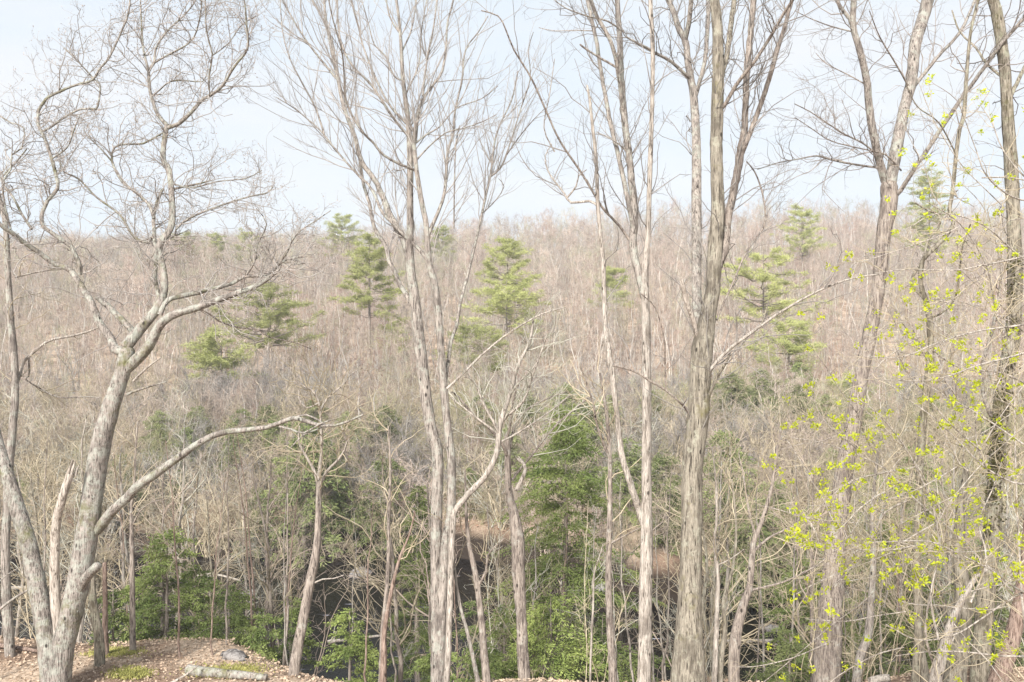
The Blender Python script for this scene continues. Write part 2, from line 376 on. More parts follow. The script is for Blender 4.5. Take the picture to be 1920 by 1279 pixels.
T.limb([(400,103),(430,80),(450,50),(480,30)],3,2)
T.limb([(313,245),(300,252),(269,269),(240,270),(215,276),(210,303),(229,340),(249,356),(279,383),(288,410)][::-1],7,4,drift=.3)
T.limb([(300,560),(291,530),(292,490),(289,440),(289,400),(300,365),(305,355)],11,6,drift=.5)
T.limb([(236,660),(215,655),(208,635),(186,605),(171,568),(151,534),(134,508)],0,0,ws=[24,21,19,17,15,14,12],drift=.2)
T.limb([(134,508),(118,499),(101,495),(74,474),(50,458),(27,440),(0,420),(-30,380)],12,8,drift=-.3)
T.limb([(150,515),(151,501),(140,475),(134,462),(111,447),(95,435),(81,425),(78,405),(90,375),(108,353),(103,320),(97,299),(88,270),(79,249),(72,235),(72,208),(82,192),(91,182),(112,172),(134,162),(160,155),(175,148),(190,125),(202,112),(218,81),(239,30),(245,-10)],10,4,drift=.1)
T.limb([(79,247),(97,237),(124,218),(151,205),(175,204),(183,200),(188,161),(176,148),(145,114),(120,90)],6,3)
T.limb([(97,298),(118,284),(130,270),(140,240),(150,215)],4,2)
T.limb([(181,556),(200,572),(225,596),(250,622)],13,15,drift=-.2)
T.limb([(288,440),(279,455),(252,446),(240,427),(222,400),(181,370),(148,336),(120,322),(112,300)],7,3,drift=.3)
T.limb([(210,303),(190,280),(160,250),(158,235)],4,2)
T.limb([(323,355),(345,350),(375,344),(395,338)],6,3)
T.limb([(325,345),(360,352),(410,340),(460,335),(490,320)],4,2)
T.limb([(330,430),(345,415),(370,402),(400,390),(430,380),(470,368),(500,362),(512,350)],5,3)
T.limb([(300,462),(315,448),(335,440),(355,430)],4,2)
T.limb([(60,430),(40,400),(25,370),(5,345),(5,330),(25,310),(50,280)],6,3)
T.limb([(20,430),(8,380),(6,340),(20,318),(22,290),(40,278),(45,240),(20,230),(-10,210)],5,3)
T.limb([(172,1000),(190,985),(208,961),(242,930),(255,914),(289,890),(336,857),(370,832),(413,812),(460,806),(497,802),(524,793),(551,784),(578,791),(605,798),(639,795),(680,778)],0,0,ws=[26,24,22,21,22,20,17,15,14,12,11,10,10,9,8,6,4],drift=-.25)
T.limb([(524,800),(545,805),(570,812),(600,795),(640,782)],6,3)
T.limb([(550,784),(575,778),(600,790),(608,800),(570,815),(545,840)],5,3)
T.limb([(333,578),(380,581),(410,602),(450,615),(484,618),(504,632),(551,642),(585,655)],5,2,twig=.5,m=B_BROWN)
T.limb([(500,518),(520,500),(540,470),(555,440),(590,415),(620,395)],5,2)
T.limb([(460,518),(478,490),(482,460),(500,420),(480,390)],5,2)
T.limb([(238,740),(258,732),(290,722),(312,716)],7,3,twig=.3)
T.limb([(250,715),(275,690),(300,672)],6,3,m=B_PALE)
T.done(dens=1.12*7.5,LR=90,wig=.36,up=.06,zmin=8.3,l2=4.6,l3=4.6,ang=(.6,1.25),lmax=1.6,rmin=.004)
# swelling buds at the twig ends
tips = np.concatenate([T.tips[0][:, -1], T.tips[1][:, -1], T.tips[1][:, -2]]); g = Geo(); g.leaves(tips, T.rng.randn(len(tips), 3), T.rng.uniform(.02, .045, len(tips)), 0, .6, T.rng)
BUD = plain('buds', (.26, .21, .18), (.42, .35, .30), 3)
link('buds', g.mesh('buds', BUD, T.rootp, smooth=False), T.e)
WS = 1.0
# --- tall vase-shaped tree at the centre
T = Traced('ash_tree', 'tall grey tree left of centre, two close trunks fanning into straight limbs', GN, 20.5, B_GREY, TW_GREY, 12).start()
T.limb([(822,1290),(821,1230),(819,1150),(817,1051),(819,951),(821,850),(808,803),(798,736),(790,669),(782,602),(778,561),(771,518),(768,467),(769,427),(769,370),(769,303),(766,235),(760,185),(755,141),(752,84),(748,34),(742,-10),(738,-60)],0,0,'trunk',ws=[32,30,24,20,24,23,24,25,25,24,22,19,17,15,14,13,11,10,8,7,6,5,3],root=0,flare=True,twig=1,drift=0)
T.limb([(824,1280),(827,1186),(832,1085),(836,1018),(845,967),(847,900),(845,850),(838,790),(833,736),(828,669),(823,602),(815,534),(806,501),(802,467),(799,420),(789,370),(781,319),(778,290),(776,262),(780,230)],0,0,'trunk',ws=[28,26,20,19,18,17,17,16,16,15,15,14,13,12,11,10,9,9,8,7],drift=-.02,root=.02)
T.limb([(771,500),(755,445),(732,407),(718,370),(702,336),(678,303),(665,255),(645,202),(634,151),(621,91),(611,34),(606,-30)],0,0,ws=[16,15,14,12,11,10,9,8,7,6,5,4])
T.limb([(782,600),(766,560),(750,535),(741,511),(730,490),(722,460),(702,427),(692,380),(681,343),(675,300)],11,6)
T.limb([(803,490),(786,468),(762,446),(735,418),(718,400),(702,365),(690,345),(678,335),(650,305),(628,279),(601,245),(575,222),(550,202),(517,182)],8,2,drift=.2)
T.limb([(608,252),(591,202),(564,151),(544,111),(530,60),(525,0)],4,2)
T.limb([(775,318),(750,308),(718,290),(700,268),(681,249),(665,225),(648,188),(645,134),(640,90),(625,40),(612,-20)],6,2.5)
T.limb([(769,259),(735,218),(698,161),(661,124),(641,84),(634,44),(632,-20)],6,3)
T.limb([(762,232),(729,195),(702,141),(681,87),(672,50),(658,0),(650,-40)],5,2.5)
T.limb([(755,150),(739,143),(722,104),(702,84),(688,34),(678,0)],4,2)
T.limb([(634,151),(600,110),(570,70),(540,20),(520,-20)],5,2.5)
T.limb([(630,120),(618,60),(585,0),(570,-40)],4,2)
T.limb([(778,268),(783,218),(792,188),(813,158),(829,134),(836,91),(839,44),(850,0),(856,-40)],8,3)
T.limb([(793,180),(796,145),(803,101),(813,50),(819,0),(821,-40)],5,2.5)
T.limb([(779,269),(800,252),(823,239),(856,203),(903,185),(934,161)],4,1.5)
T.limb([(782,299),(803,276),(836,249),(870,240),(905,228),(930,215)],4,1.5)
T.limb([(803,440),(829,378),(836,336),(839,286),(850,249),(853,208),(866,151),(873,94),(897,60),(915,30)],8,2)
T.limb([(752,100),(770,60),(778,20),(785,-30)],4,2)
T.limb([(748,60),(730,30),(722,-20)],4,2)
T.limb([(760,180),(785,120),(790,60),(800,0)],4,2)
T.limb([(834,720),(846,640),(856,610),(863,568),(876,518),(887,474),(897,430),(910,370),(920,326),(927,269),(937,235),(960,185),(971,134)],8,2.5,drift=.35)
T.limb([(920,331),(940,313),(954,276),(977,202),(994,148),(991,94),(1000,60)],4,1.5)
T.limb([(950,290),(975,255),(1000,225),(1020,205)],3,1.5)
T.limb([(905,400),(930,375),(945,350),(935,335)],3,1.5)
T.limb([(851,430),(852,350),(855,270),(862,235)],3,2)
T.done(dens=1.12*4.2,LR=110,wig=.13,up=.10,zmin=9.6,l2=2.8,l3=2.6,ang=(.4,.85),lmax=2.2,rmin=.004)
# --- pale leaning branch system right of it
T = Traced('birch_tree', 'pale lichen-covered stem bending right from the centre trunks into a crooked fork', GN, 20.3, B_PALE, TW_PALE, 13).start()
T.limb([(838,1285),(842,1180),(845,1080),(848,1000),(852,960),(866,941),(886,918),(906,898),(919,878),(930,853),(934,827),(940,786),(957,736),(971,686),(990,650),(997,625),(1000,600)],0,0,'trunk',ws=[14,13,13,13,13,13,13,12,12,12,12,11,9,8,6,5,4],root=.02)
T.limb([(942,790),(952,778),(981,753),(997,709),(1014,662),(1025,630)],7,3)
T.limb([(936,815),(925,790),(913,770),(898,735),(887,713),(870,706)],7,3)
T.limb([(932,812),(905,792),(870,765),(845,745)],5,3)
T.limb([(936,830),(960,818),(990,800),(1040,765),(1070,740)],5,3)
T.limb([(958,740),(975,715),(1000,690),(1010,670)],4,2)
T.done(dens=1.12*5,wig=.3,up=.08,zmin=6.0,l2=3,l3=2,lmax=1.2)
# --- diagonal bough leaning on the centre trunk
T = Traced('leaning_bough', 'long thin pale bough slanting up to the right from the centre trunk', None, 20.2, B_PALE, TW_TAN, 14, 'branch').start()
T.limb([(838,729),(870,699),(903,666),(944,632),(984,606),(1018,588),(1051,578)],6,3,'trunk'); T.done(dens=1.12*2,lmax=.6,up=.02)
# --- dark trunk behind
T = Traced('maple_tree', 'rough brown tree with pale broken forks standing between the centre trunks and the hemlock', GN, 21.5, B_BROWN, TW_PALE, 15).start()
T.limb([(984,1290),(980,1220),(977,1152),(972,1080),(970,1010),(962,960),(954,920),(952,860),(950,820)],0,0,'trunk',ws=[26,24,22,28,28,20,14,13,11],root=0)
T.limb([(953,860),(940,830),(915,800),(885,775),(860,745),(848,735)],8,4)
T.limb([(953,850),(965,800),(985,770),(1020,750),(1060,735)],7,3)
T.limb([(960,900),(975,880),(1000,850),(1040,800),(1085,760),(1105,745)],6,3)
T.limb([(950,825),(958,790),(965,740),(985,690)],6,3)
T.limb([(968,920),(985,880),(975,862)],9,7,m=DEAD,snag=True,twig=0)
T.done(dens=1.12*5,wig=.28,up=.1,zmin=5.0,l2=3,l3=2.4,lmax=1.5)
# --- pale pair right of centre
T = Traced('pale_tree', 'tall pale pinkish trunk right of centre splitting into four straight grey stems', GN, 20, B_PALE, TW_GREY, 16).start()
T.limb([(1208,1290),(1209,1200),(1210,1120),(1212,1018),(1212,917),(1212,820),(1212,703),(1211,602),(1209,520),(1213,467),(1216,403),(1219,303),(1222,219),(1224,101),(1220,20),(1218,-60)],0,0,'trunk',ws=[30,28,27,26,21,20,19,18,15,12,10,10,9,9,9,8],root=0,flare=True,twig=.7)
T.limb([(1208,985),(1198,955),(1188,925),(1175,884),(1165,850),(1158,790),(1150,720),(1141,660),(1136,620),(1133,568),(1131,484),(1127,450),(1121,387),(1118,303),(1111,235),(1106,188),(1101,161)],0,0,'stem',ws=[16,16,15,14,14,12,12,12,11,11,10,9,8,8,7,6,4],drift=-.05,snag=False,twig=.5)
T.limb([(1208,560),(1199,520),(1189,480),(1186,440),(1189,403),(1182,319),(1172,235),(1165,151),(1162,67),(1156,-10),(1150,-60)],0,0,ws=[14,15,16,17,16,15,14,12,11,10,9],m=B_GREY,drift=.1)
T.limb([(1190,440),(1180,390),(1170,340),(1158,286),(1142,219),(1128,141),(1118,77),(1105,17),(1092,-40)],11,7,m=B_GREY,drift=.2)
T.limb([(1170,215),(1165,180),(1158,128),(1145,77),(1121,34),(1104,-10)],9,8,m=B_GREY,drift=-.2)
T.limb([(1180,450),(1162,424),(1128,387),(1094,330),(1051,266),(1027,215),(997,148),(964,94),(948,55),(934,30),(903,20)],6,2.5,m=B_BROWN,drift=-.3,twig=.35)
T.limb([(1121,387),(1105,377),(1071,380),(1058,363),(1040,340),(1027,319),(1022,293),(1035,270)],6,2,twig=.8)
T.limb([(1062,372),(1080,350),(1085,330),(1100,318)],4,2)
T.limb([(1158,128),(1140,117),(1121,106),(1100,93),(1088,84)],5,4,m=B_BROWN,twig=.1)
T.limb([(1112,58),(1080,57),(1040,58),(1010,52)],2.5,1.5,twig=.3)
T.limb([(1180,290),(1160,270),(1135,255),(1118,248)],4,2)
T.limb([(1170,60),(1140,40),(1100,30),(1060,15),(1040,0)],4,2)
T.limb([(1135,620),(1128,650),(1122,690),(1115,665),(1100,640)][:3],4,2,twig=0)
T.limb([(1040,285),(1020,240),(1030,180),(1040,110)],3,1.5)
T.done(dens=1.12*4,LR=100,wig=.2,up=.08,zmin=8.2,l2=2.8,l3=2.6,ang=(.5,1.1),lmax=1.7)
# --- great brown oak
T = Traced('great_tree', 'thickest trunk of the view, olive brown furrowed bark, dividing into a sheaf of stems above', GN, 19, B_OLIVE, TW_GREY, 17).start()
T.limb([(1291,1290),(1291,1230),(1292,1180),(1292,1135),(1294,1080),(1296,1018),(1297,917),(1300,850),(1308,790),(1312,719),(1316,660),(1324,610),(1331,575),(1337,534),(1340,467),(1345,403),(1344,330),(1343,269),(1346,168),(1346,67),(1340,0),(1338,-60)],0,0,'trunk',ws=[74,66,57,50,48,44,44,44,44,44,46,36,31,31,30,28,26,26,25,22,20,17],root=0,flare=True,twig=.6)
T.limb([(1346,500),(1357,470),(1363,434),(1365,403),(1377,353),(1388,290),(1396,240),(1398,202),(1400,134),(1407,67),(1413,0),(1418,-50)],0,0,ws=[18,18,17,17,16,16,14,13,13,12,12,10],m=B_BROWN,drift=.1)
T.limb([(1390,290),(1402,260),(1414,230),(1431,182),(1448,128),(1462,80),(1470,55),(1485,0),(1495,-40)],12,8,m=B_BROWN,drift=-.2)
T.limb([(1348,210),(1360,195),(1380,160),(1397,138),(1415,115),(1431,91),(1450,60),(1470,25),(1490,-5)],9,6,m=B_BROWN,drift=-.4)
T.limb([(1347,165),(1357,125),(1363,101),(1370,50),(1377,0),(1384,-50)],13,10)
T.limb([(1316,640),(1309,600),(1306,534),(1306,467),(1306,403),(1306,319),(1305,252),(1302,200),(1300,175),(1290,118),(1286,80),(1273,54),(1262,20),(1253,0),(1240,-30)],0,0,ws=[22,21,20,20,20,20,18,17,16,14,13,12,11,11,9],m=B_GREY,drift=.35)
T.limb([(1284,78),(1290,50),(1295,15),(1297,-40)],10,9,m=B_GREY)
T.limb([(1304,180),(1313,150),(1322,111),(1327,50),(1329,0),(1332,-50)],9,8,m=B_GREY,drift=.3)
T.limb([(1296,150),(1280,135),(1259,116),(1226,98),(1210,88),(1195,81),(1175,70)],8,4,m=B_GREY,drift=-.3)
T.limb([(1312,650),(1300,600),(1289,570),(1279,534)],10,11,'snag',m=DEAD,snag=True,twig=0,drift=-.2)
T.limb([(1322,720),(1333,692),(1363,659),(1397,632),(1431,608),(1464,585),(1511,558),(1551,538),(1602,521),(1652,514)],9,3,m=B_PALE,drift=-.25,twig=.6)
T.limb([(1428,610),(1434,590),(1440,568)],4,2,twig=.2)
T.limb([(1344,600),(1356,570),(1374,531),(1397,477),(1415,450),(1431,427),(1435,395),(1427,353),(1415,322),(1400,303)],4.5,3,m=B_BROWN,twig=.5)
T.limb([(1300,790),(1285,765),(1273,753),(1246,730),(1216,713),(1195,699),(1170,690),(1150,686)],6,4,m=B_BROWN,drift=-.1,twig=.3)
T.limb([(1248,731),(1247,680),(1245,635),(1229,578),(1202,551)],3.5,2,m=B_BROWN,twig=.2)
T.limb([(1322,760),(1332,735),(1345,705),(1362,680),(1372,650)],9,3,twig=.3)
T.limb([(1195,330),(1230,300),(1290,310)][:1]+[(1260,250),(1290,320)],3,3,twig=.1) if False else None
T.done(dens=1.12*6.5,LR=95,wig=.28,up=.08,zmin=3.5,l2=3,l3=2.8,lmax=1.7)
# --- tree to the right
T = Traced('forked_tree', 'stout pale brown tree on the right forking high into three bare limbs', GN, 22, B_BROWN, TW_DARK, 18).start()
T.limb([(1548,1285),(1554,1186),(1561,1085),(1569,1001),(1578,917),(1588,850),(1602,780),(1614,710),(1629,635),(1642,568),(1649,518),(1655,460),(1660,420),(1666,390),(1667,350)],0,0,'trunk',ws=[58,54,48,42,38,36,32,29,28,27,27,29,31,34,35],root=-.02,flare=True,twig=.4)
T.limb([(1660,340),(1649,303),(1641,265),(1635,235),(1629,190),(1625,151),(1612,94),(1600,50),(1601,0),(1603,-60)],0,0,ws=[18,17,17,16,15,15,14,13,12,11],m=B_GREY,drift=-.2)
T.limb([(1603,62),(1592,35),(1575,12),(1560,-15)],9,7,m=B_GREY)
T.limb([(1670,345),(1679,290),(1692,219),(1702,180),(1709,151),(1716,84),(1733,27),(1742,-10),(1755,-60)],0,0,ws=[22,22,21,21,22,23,23,23,20],m=B_GREY,drift=.2)
T.limb([(1672,375),(1689,356),(1713,319),(1753,259),(1787,208),(1830,148),(1871,91),(1920,34),(1950,0)],0,0,ws=[11,10,9,9,9,8,8,7,6],m=B_GREY,drift=-.3)
T.limb([(1712,165),(1735,135),(1760,104),(1797,64),(1820,20),(1835,-20)],8,5,m=B_GREY)
T.limb([(1650,315),(1600,308),(1560,300),(1530,292),(1500,298),(1460,305),(1420,318)],5,2,m=B_GREY,drift=-.4)
T.limb([(1655,300),(1620,270),(1580,250),(1553,232),(1520,210),(1490,195)],4,2,drift=-.4)
T.limb([(1690,320),(1660,290),(1620,280),(1560,265),(1520,240),(1490,220)],3.5,1.5,drift=-.5)
T.limb([(1625,160),(1590,140),(1550,120),(1530,100)],3,1.5)
T.limb([(1600,60),(1560,50),(1520,35),(1490,20)],3,1.5)
T.limb([(1708,170),(1680,120),(1650,70),(1630,20)],4,2)
T.done(dens=1.12*5,LR=100,wig=.26,up=.05,zmin=7.5,l2=3.2,l3=3.2,ang=(.5,1.1),lmax=1.9)
# --- gnarled dark tree
T = Traced('crooked_tree', 'crooked dark stem with hooked elbows rising through the budding shrub at the right', GN, 19, B_MOSSY, TW_DARK, 19).start()
T.limb([(1716,1285),(1722,1190),(1719,1090),(1721,1000),(1724,900),(1730,800),(1737,736),(1745,669),(1743,602),(1735,561),(1727,534),(1729,491),(1753,464),(1775,440),(1787,420),(1780,393),(1786,360),(1793,286),(1800,240),(1807,218),(1813,134),(1820,60),(1834,0),(1842,-50)],0,0,'trunk',ws=[18,17,15,14,14,15,16,15,13,11,9,9,9,9,8,8,8,8,8,8,7,6,6,5],root=0)
T.limb([(1733,561),(1718,545),(1708,530),(1716,510),(1729,491)],6,5,twig=.3)
T.limb([(1727,515),(1740,450),(1758,430),(1762,405),(1740,395),(1715,380)],6,3)
T.limb([(1728,600),(1760,590),(1790,560),(1800,500),(1805,460),(1820,420)],5,3)
T.limb([(1793,290),(1760,230),(1720,200),(1700,160)],3,2)
T.done(dens=1.12*4,LR=80,wig=.35,up=.04,zmin=8.2,l2=2.8,l3=2.2,ang=(.6,1.2),lmax=1.2)
# --- far right trunk
T = Traced('vine_clad_tree', 'tall tree at the right edge with dark mossy vine patches up its trunk', GN, 20.5, B_MOSSY, TW_DARK, 20).start()
T.limb([(1836,1285),(1842,1200),(1850,1100),(1860,990),(1868,890),(1874,803),(1884,719),(1895,650),(1901,602),(1903,501),(1901,427),(1895,303),(1888,202),(1884,134),(1871,34),(1856,-20),(1850,-60)],0,0,'trunk',ws=[38,36,34,33,32,32,31,30,28,28,27,25,22,22,22,20,18],root=0,twig=.8)
T.limb([(1888,200),(1900,170),(1925,120),(1960,60)],10,6)
T.limb([(1876,810),(1850,760),(1840,700),(1860,620),(1872,560),(1880,480)],10,5,m=B_GREY)
T.limb([(1886,150),(1850,120),(1830,90),(1800,60),(1785,20)],6,3)
r = T.rng; g = Geo(); q, Yq = T.skel[0]        # vine clumps on the trunk
C = []
for i in range(60):
    t_ = r.rand(); py = r.choice([r.uniform(480, 900), r.uniform(700, 1000)]); j = np.abs(q[:, 1] - py).argmin(); C.append(PT(q[j, 0] + r.uniform(-12, 12), py, Yq[j] - .18))
C = np.repeat(np.array(C), 26, 0); C = C + r.randn(len(C), 3) * [.06, .05, .10]
g.leaves(C, r.randn(len(C), 3), r.uniform(.04, .09, len(C)), 0, .7, r)
VINE = plain('vine_leaves', (.045, .04, .018), (.13, .12, .045), 4)
T.parts.append(('vine', g, VINE, C[0])); T.done(dens=1.12*3.2,LR=90,wig=.3,up=.04,zmin=8.0,l2=2.8,l3=2.2,ang=(.6,1.2),lmax=1.4)
# --- leaning tree and its spreading top
T = Traced('leaning_tree', 'slim grey-brown tree leaning right above the dark stream, top of twisted pale branches', GN, 21.3, B_BROWN, TW_TAN, 21).start()
T.limb([(550,1268),(558,1215),(567,1169),(581,1092),(590,1050),(595,1010),(597,951),(598,905)],0,0,'trunk',ws=[24,22,21,20,18,15,12,12],root=0,twig=.3)
T.limb([(598,915),(590,885),(577,860),(560,830),(562,800)],8,4,m=B_PALE)
T.limb([(598,915),(612,885),(638,857),(650,830),(640,800)],7,3,m=B_PALE)
T.limb([(597,900),(603,840),(602,797),(598,753),(582,729),(560,720),(545,690)],7,3,m=B_PALE)
T.limb([(600,770),(615,745),(640,725),(660,700),(680,690)],5,2,m=B_PALE)
T.limb([(598,755),(575,765),(560,745),(562,720),(545,715)],4,2,m=B_PALE)
T.limb([(586,1095),(605,1086),(625,1085),(645,1078)],4,2,m=B_PALE,twig=.5)
T.done(dens=1.12*9,LR=85,wig=.33,up=.03,zmin=3.8,l2=3.6,l3=3.0,ang=(.6,1.3),lmax=1.5)
# --- leftmost trunk
T = Traced('edge_tree', 'pinkish bare trunk at the left edge holding out a broken elbow bough', GN, 22.5, B_GREY, TW_TAN, 22).start()
T.limb([(20,1250),(14,1150),(10,1040),(16,900),(22,820),(28,740),(26,660),(20,600),(14,500),(10,420),(-10,340)],0,0,'trunk',ws=[20,19,18,17,16,15,14,13,12,10,8],root=0)
T.limb([(28,730),(38,700),(44,680),(54,669),(75,650),(97,637),(134,630),(165,622),(190,612)],8,4,m=B_PALE,twig=.4)
T.limb([(54,672),(55,690),(54,705),(48,712),(75,728),(100,742),(125,746),(160,744),(190,746)],4,2,twig=.5)
T.limb([(28,520),(60,512),(100,506),(120,505)],4,2)
T.limb([(40,535),(60,560),(56,575)],4,2)
T.done(dens=1.12*4,LR=85,wig=.3,up=.05,zmin=6.0,l2=3,l3=2.2,ang=(.6,1.2),lmax=1.3)

# slimmer stems, each traced as one tree
SL = [
 ('red_stemmed_sapling','slim reddish stem of a close pair left of the centre trunks','sapling',20.8,B_RED,[[(718,1290),(720,1230),(721,1186),(732,1118),(748,1051),(768,1001),(778,960)]],[16,13,10,8,6,4,3]),
 ('slim_tree','slim tan stem just left of the reddish one, rising straight','sapling',20.9,B_BROWN,[[(714,1290),(717,1190),(724,1118),(728,1051),(729,967),(732,880),(728,800)]],[12,10,9,8,7,5,3]),
 ('slim_tree','brown stem right of the centre trunks, upright one of a spreading pair','sapling',20.8,B_BROWN,[[(914,1290),(908,1230),(903,1169),(893,1085),(879,1018),(874,960),(872,880)],[(896,1100),(912,1070),(915,1040),(945,1010)]],[19,16,14,12,9,6,3]),
 ('slim_tree','grey stem leaning left against the centre trunks, left one of a spreading pair','sapling',20.6,B_GREY,[[(898,1290),(886,1230),(876,1186),(859,1118),(849,1034),(845,980)]],[11,9,8,7,5,4]),
 ('slim_tree','straight slim brown trunk between the big hemlock and the tall pale trunk','tree',20.6,B_BROWN,[[(1149,1290),(1148,1240),(1144,1186),(1141,1085),(1143,984),(1144,884),(1140,800),(1132,740),(1125,700)],[(1143,860),(1120,800),(1113,760),(1100,720),(1090,690)],[(1143,1020),(1170,1005),(1200,990)]],[17,16,15,13,11,9,8,6,4]),
 ('slim_tree','very thin whitish stem in front of the big hemlock','sapling',20.3,B_PALE,[[(1106,1290),(1109,1200),(1112,1140),(1114,1078),(1122,1050),(1131,1020)]],[5,4.5,4.5,4,3,2]),
 ('slim_tree','crooked tan stem right of the thickest trunk sending one bare limb far to the right','tree',20.2,B_BROWN,[[(1376,1290),(1378,1202),(1393,1135),(1406,1095),(1413,1018),(1426,984),(1446,917),(1456,850),(1465,800)],[(1400,1108),(1425,1103),(1446,1098),(1467,1092),(1500,1078),(1534,1058),(1570,1030)],[(1418,1010),(1405,960),(1395,900),(1385,850)],[(1412,1035),(1440,1010),(1480,990),(1520,975)]],[24,24,18,14,12,10,7,5,3]),
 ('slim_tree','thin pale stem hugging the right side of the thickest trunk','sapling',19.9,B_PALE,[[(1339,1290),(1343,1186),(1346,1085),(1340,1018),(1344,967),(1342,900),(1335,840)],[(1346,1060),(1370,1048),(1395,1030)]],[12,11,9,7,6,4,3]),
 ('slim_tree','second thin stem right of the thickest trunk, bent near its foot','sapling',20.1,B_OLIVE,[[(1350,1290),(1352,1240),(1360,1180),(1356,1130),(1375,1060),(1380,980),(1372,900)]],[13,12,9,8,7,5,3]),
 ('slim_tree','grey stem right of the stout forked tree, curving to the right','tree',21.0,B_GREY,[[(1604,1290),(1614,1230),(1628,1186),(1635,1102),(1638,1034),(1635,984),(1640,900),(1652,820)],[(1637,1000),(1655,960),(1668,920)]],[19,17,16,13,11,9,7,4]),
 ('slim_tree','upright tan stem of a clump at the right beneath the budding shrub','tree',19.6,B_OLIVE,[[(1738,1290),(1725,1210),(1720,1085),(1718,1034),(1706,1010)]],[22,18,17,14,9]),
 ('clump_stem','bowed pale stem sweeping up to the right at the bottom right','tree',18.6,B_PALE,[[(1752,1290),(1764,1235),(1784,1165),(1800,1130),(1813,1108),(1832,1080),(1850,1068)],[(1760,1250),(1782,1210),(1795,1180)]],[26,22,16,13,12,10,7]),
 ('clump_stem','broad grey-tan trunk filling the lower right corner area','tree',20.2,B_OLIVE,[[(1788,1290),(1800,1200),(1806,1120),(1798,1040),(1800,960),(1812,880)]],[44,40,34,24,18,12]),
 ('clump_stem','reddish brown trunk leaning in from the bottom right corner','tree',19.6,B_RED,[[(1868,1290),(1885,1240),(1900,1190),(1912,1130),(1925,1050),(1930,960)]],[38,34,30,28,24,20]),
 ('slim_tree','dead brown pole standing straight behind the oak','tree',22.3,B_RED,[[(198,1206),(197,1150),(196,1058)]],[13,11,9]),
 ('slim_tree','thin upright grey tree right of the brown pole, arching over at mid height','tree',22.8,B_BROWN,[[(249,1190),(248,1085),(247,1000),(247,951),(252,900),(254,850),(258,790)],[(249,985),(262,960),(285,942),(318,935)]],[13,11,9,7,5,4,3]),
 ('slim_tree','thin mossy stem leaning up behind the foot of the oak','tree',21.5,B_MOSSY,[[(186,1200),(176,1140),(172,1090),(178,1040)]],[20,16,13,10]),
 ('slim_tree','grey stem at the far left leaning right over the leafy bank','tree',20.8,B_GREY,[[(-20,1160),(0,1142),(30,1120),(50,1108)],[(-10,1100),(10,1080),(40,1062)]],[7,6,5,4]),
]
for i, (nm, lb, ct, Y, bk, L, ws) in enumerate(SL):
    T = Traced(nm, lb, GN if ct == 'tree' else 'saplings on the near bank', Y, bk, TW_TAN, 50 + i, ct).start()
    T.limb(L[0], 0, 0, 'trunk', ws=ws, root=0)
    w = max(3, ws[len(ws) // 2] * .55)
    for l in L[1:]: T.limb(l, w, w * .4)
    T.done(dens=1.12*3.5, LR=90, wig=.28, up=.06, zmin=2.6, l2=2.6, l3=2.2, ang=(.5, 1.1), lmax=1.2)

# --- budding shrub at the right: arching shoots with yellow-green leaf tufts
def budding(nm, lb, Y, seed, shoots, w, extra, box, keep=.85):
    T = Traced(nm, lb, None, Y, B_PALE, TW_TAN, seed, 'shrub').start()
    for i, sh in enumerate(shoots): T.limb(sh, w * (1 if i else 1.3), 1.6, 'stem' if i < 8 else 'shoot', root=0 if sh[0][1] > 1270 else None, k=6, twig=1)
    r = T.rng
    for i in range(extra):
        x0 = r.uniform(*box[:2]); y0 = r.uniform(*box[2:]); a = r.uniform(2.4, 4.4) if r.rand() < .7 else r.uniform(-1.2, 1.2); L = r.uniform(120, 330); c = r.uniform(-.8, .8); pts = [(x0, y0)]
        for k in range(6):
            pts.append((pts[-1][0] + math.cos(a) * L / 6, pts[-1][1] + math.sin(a) * L / 6)); a += c / 6 + r.randn() * .12
        T.limb(pts, r.uniform(2, 3.6), 1.3, 'shoot', k=5)
    T.done(dens=1.12*5.0, LR=110, wig=.25, up=.02, l2=2.4, l3=1.5, rmin=.0028, ang=(.6, 1.2), lmax=.8)
    P2, P3 = T.tips; tips = np.concatenate([P2[:, -1], P3[:, -1]]); tips = tips[r.rand(len(tips)) < .42]
    px = 960 + tips[:, 0] / tips[:, 1] * FPX; tips = tips[(px > 1420) & (r.rand(len(tips)) < keep)]
    n = 17; C = np.repeat(tips, n, 0); D = r.randn(len(C), 3); D[:, 2] += .3
    C = C + r.randn(len(C), 3) * .026
    g = Geo(); g.leaves(C, D, r.uniform(.034, .07, len(C)) * Y / 14, 0, .55, r)
    link('foliage', g.mesh('foliage', LEAF, T.rootp, smooth=False), T.e)
    return T
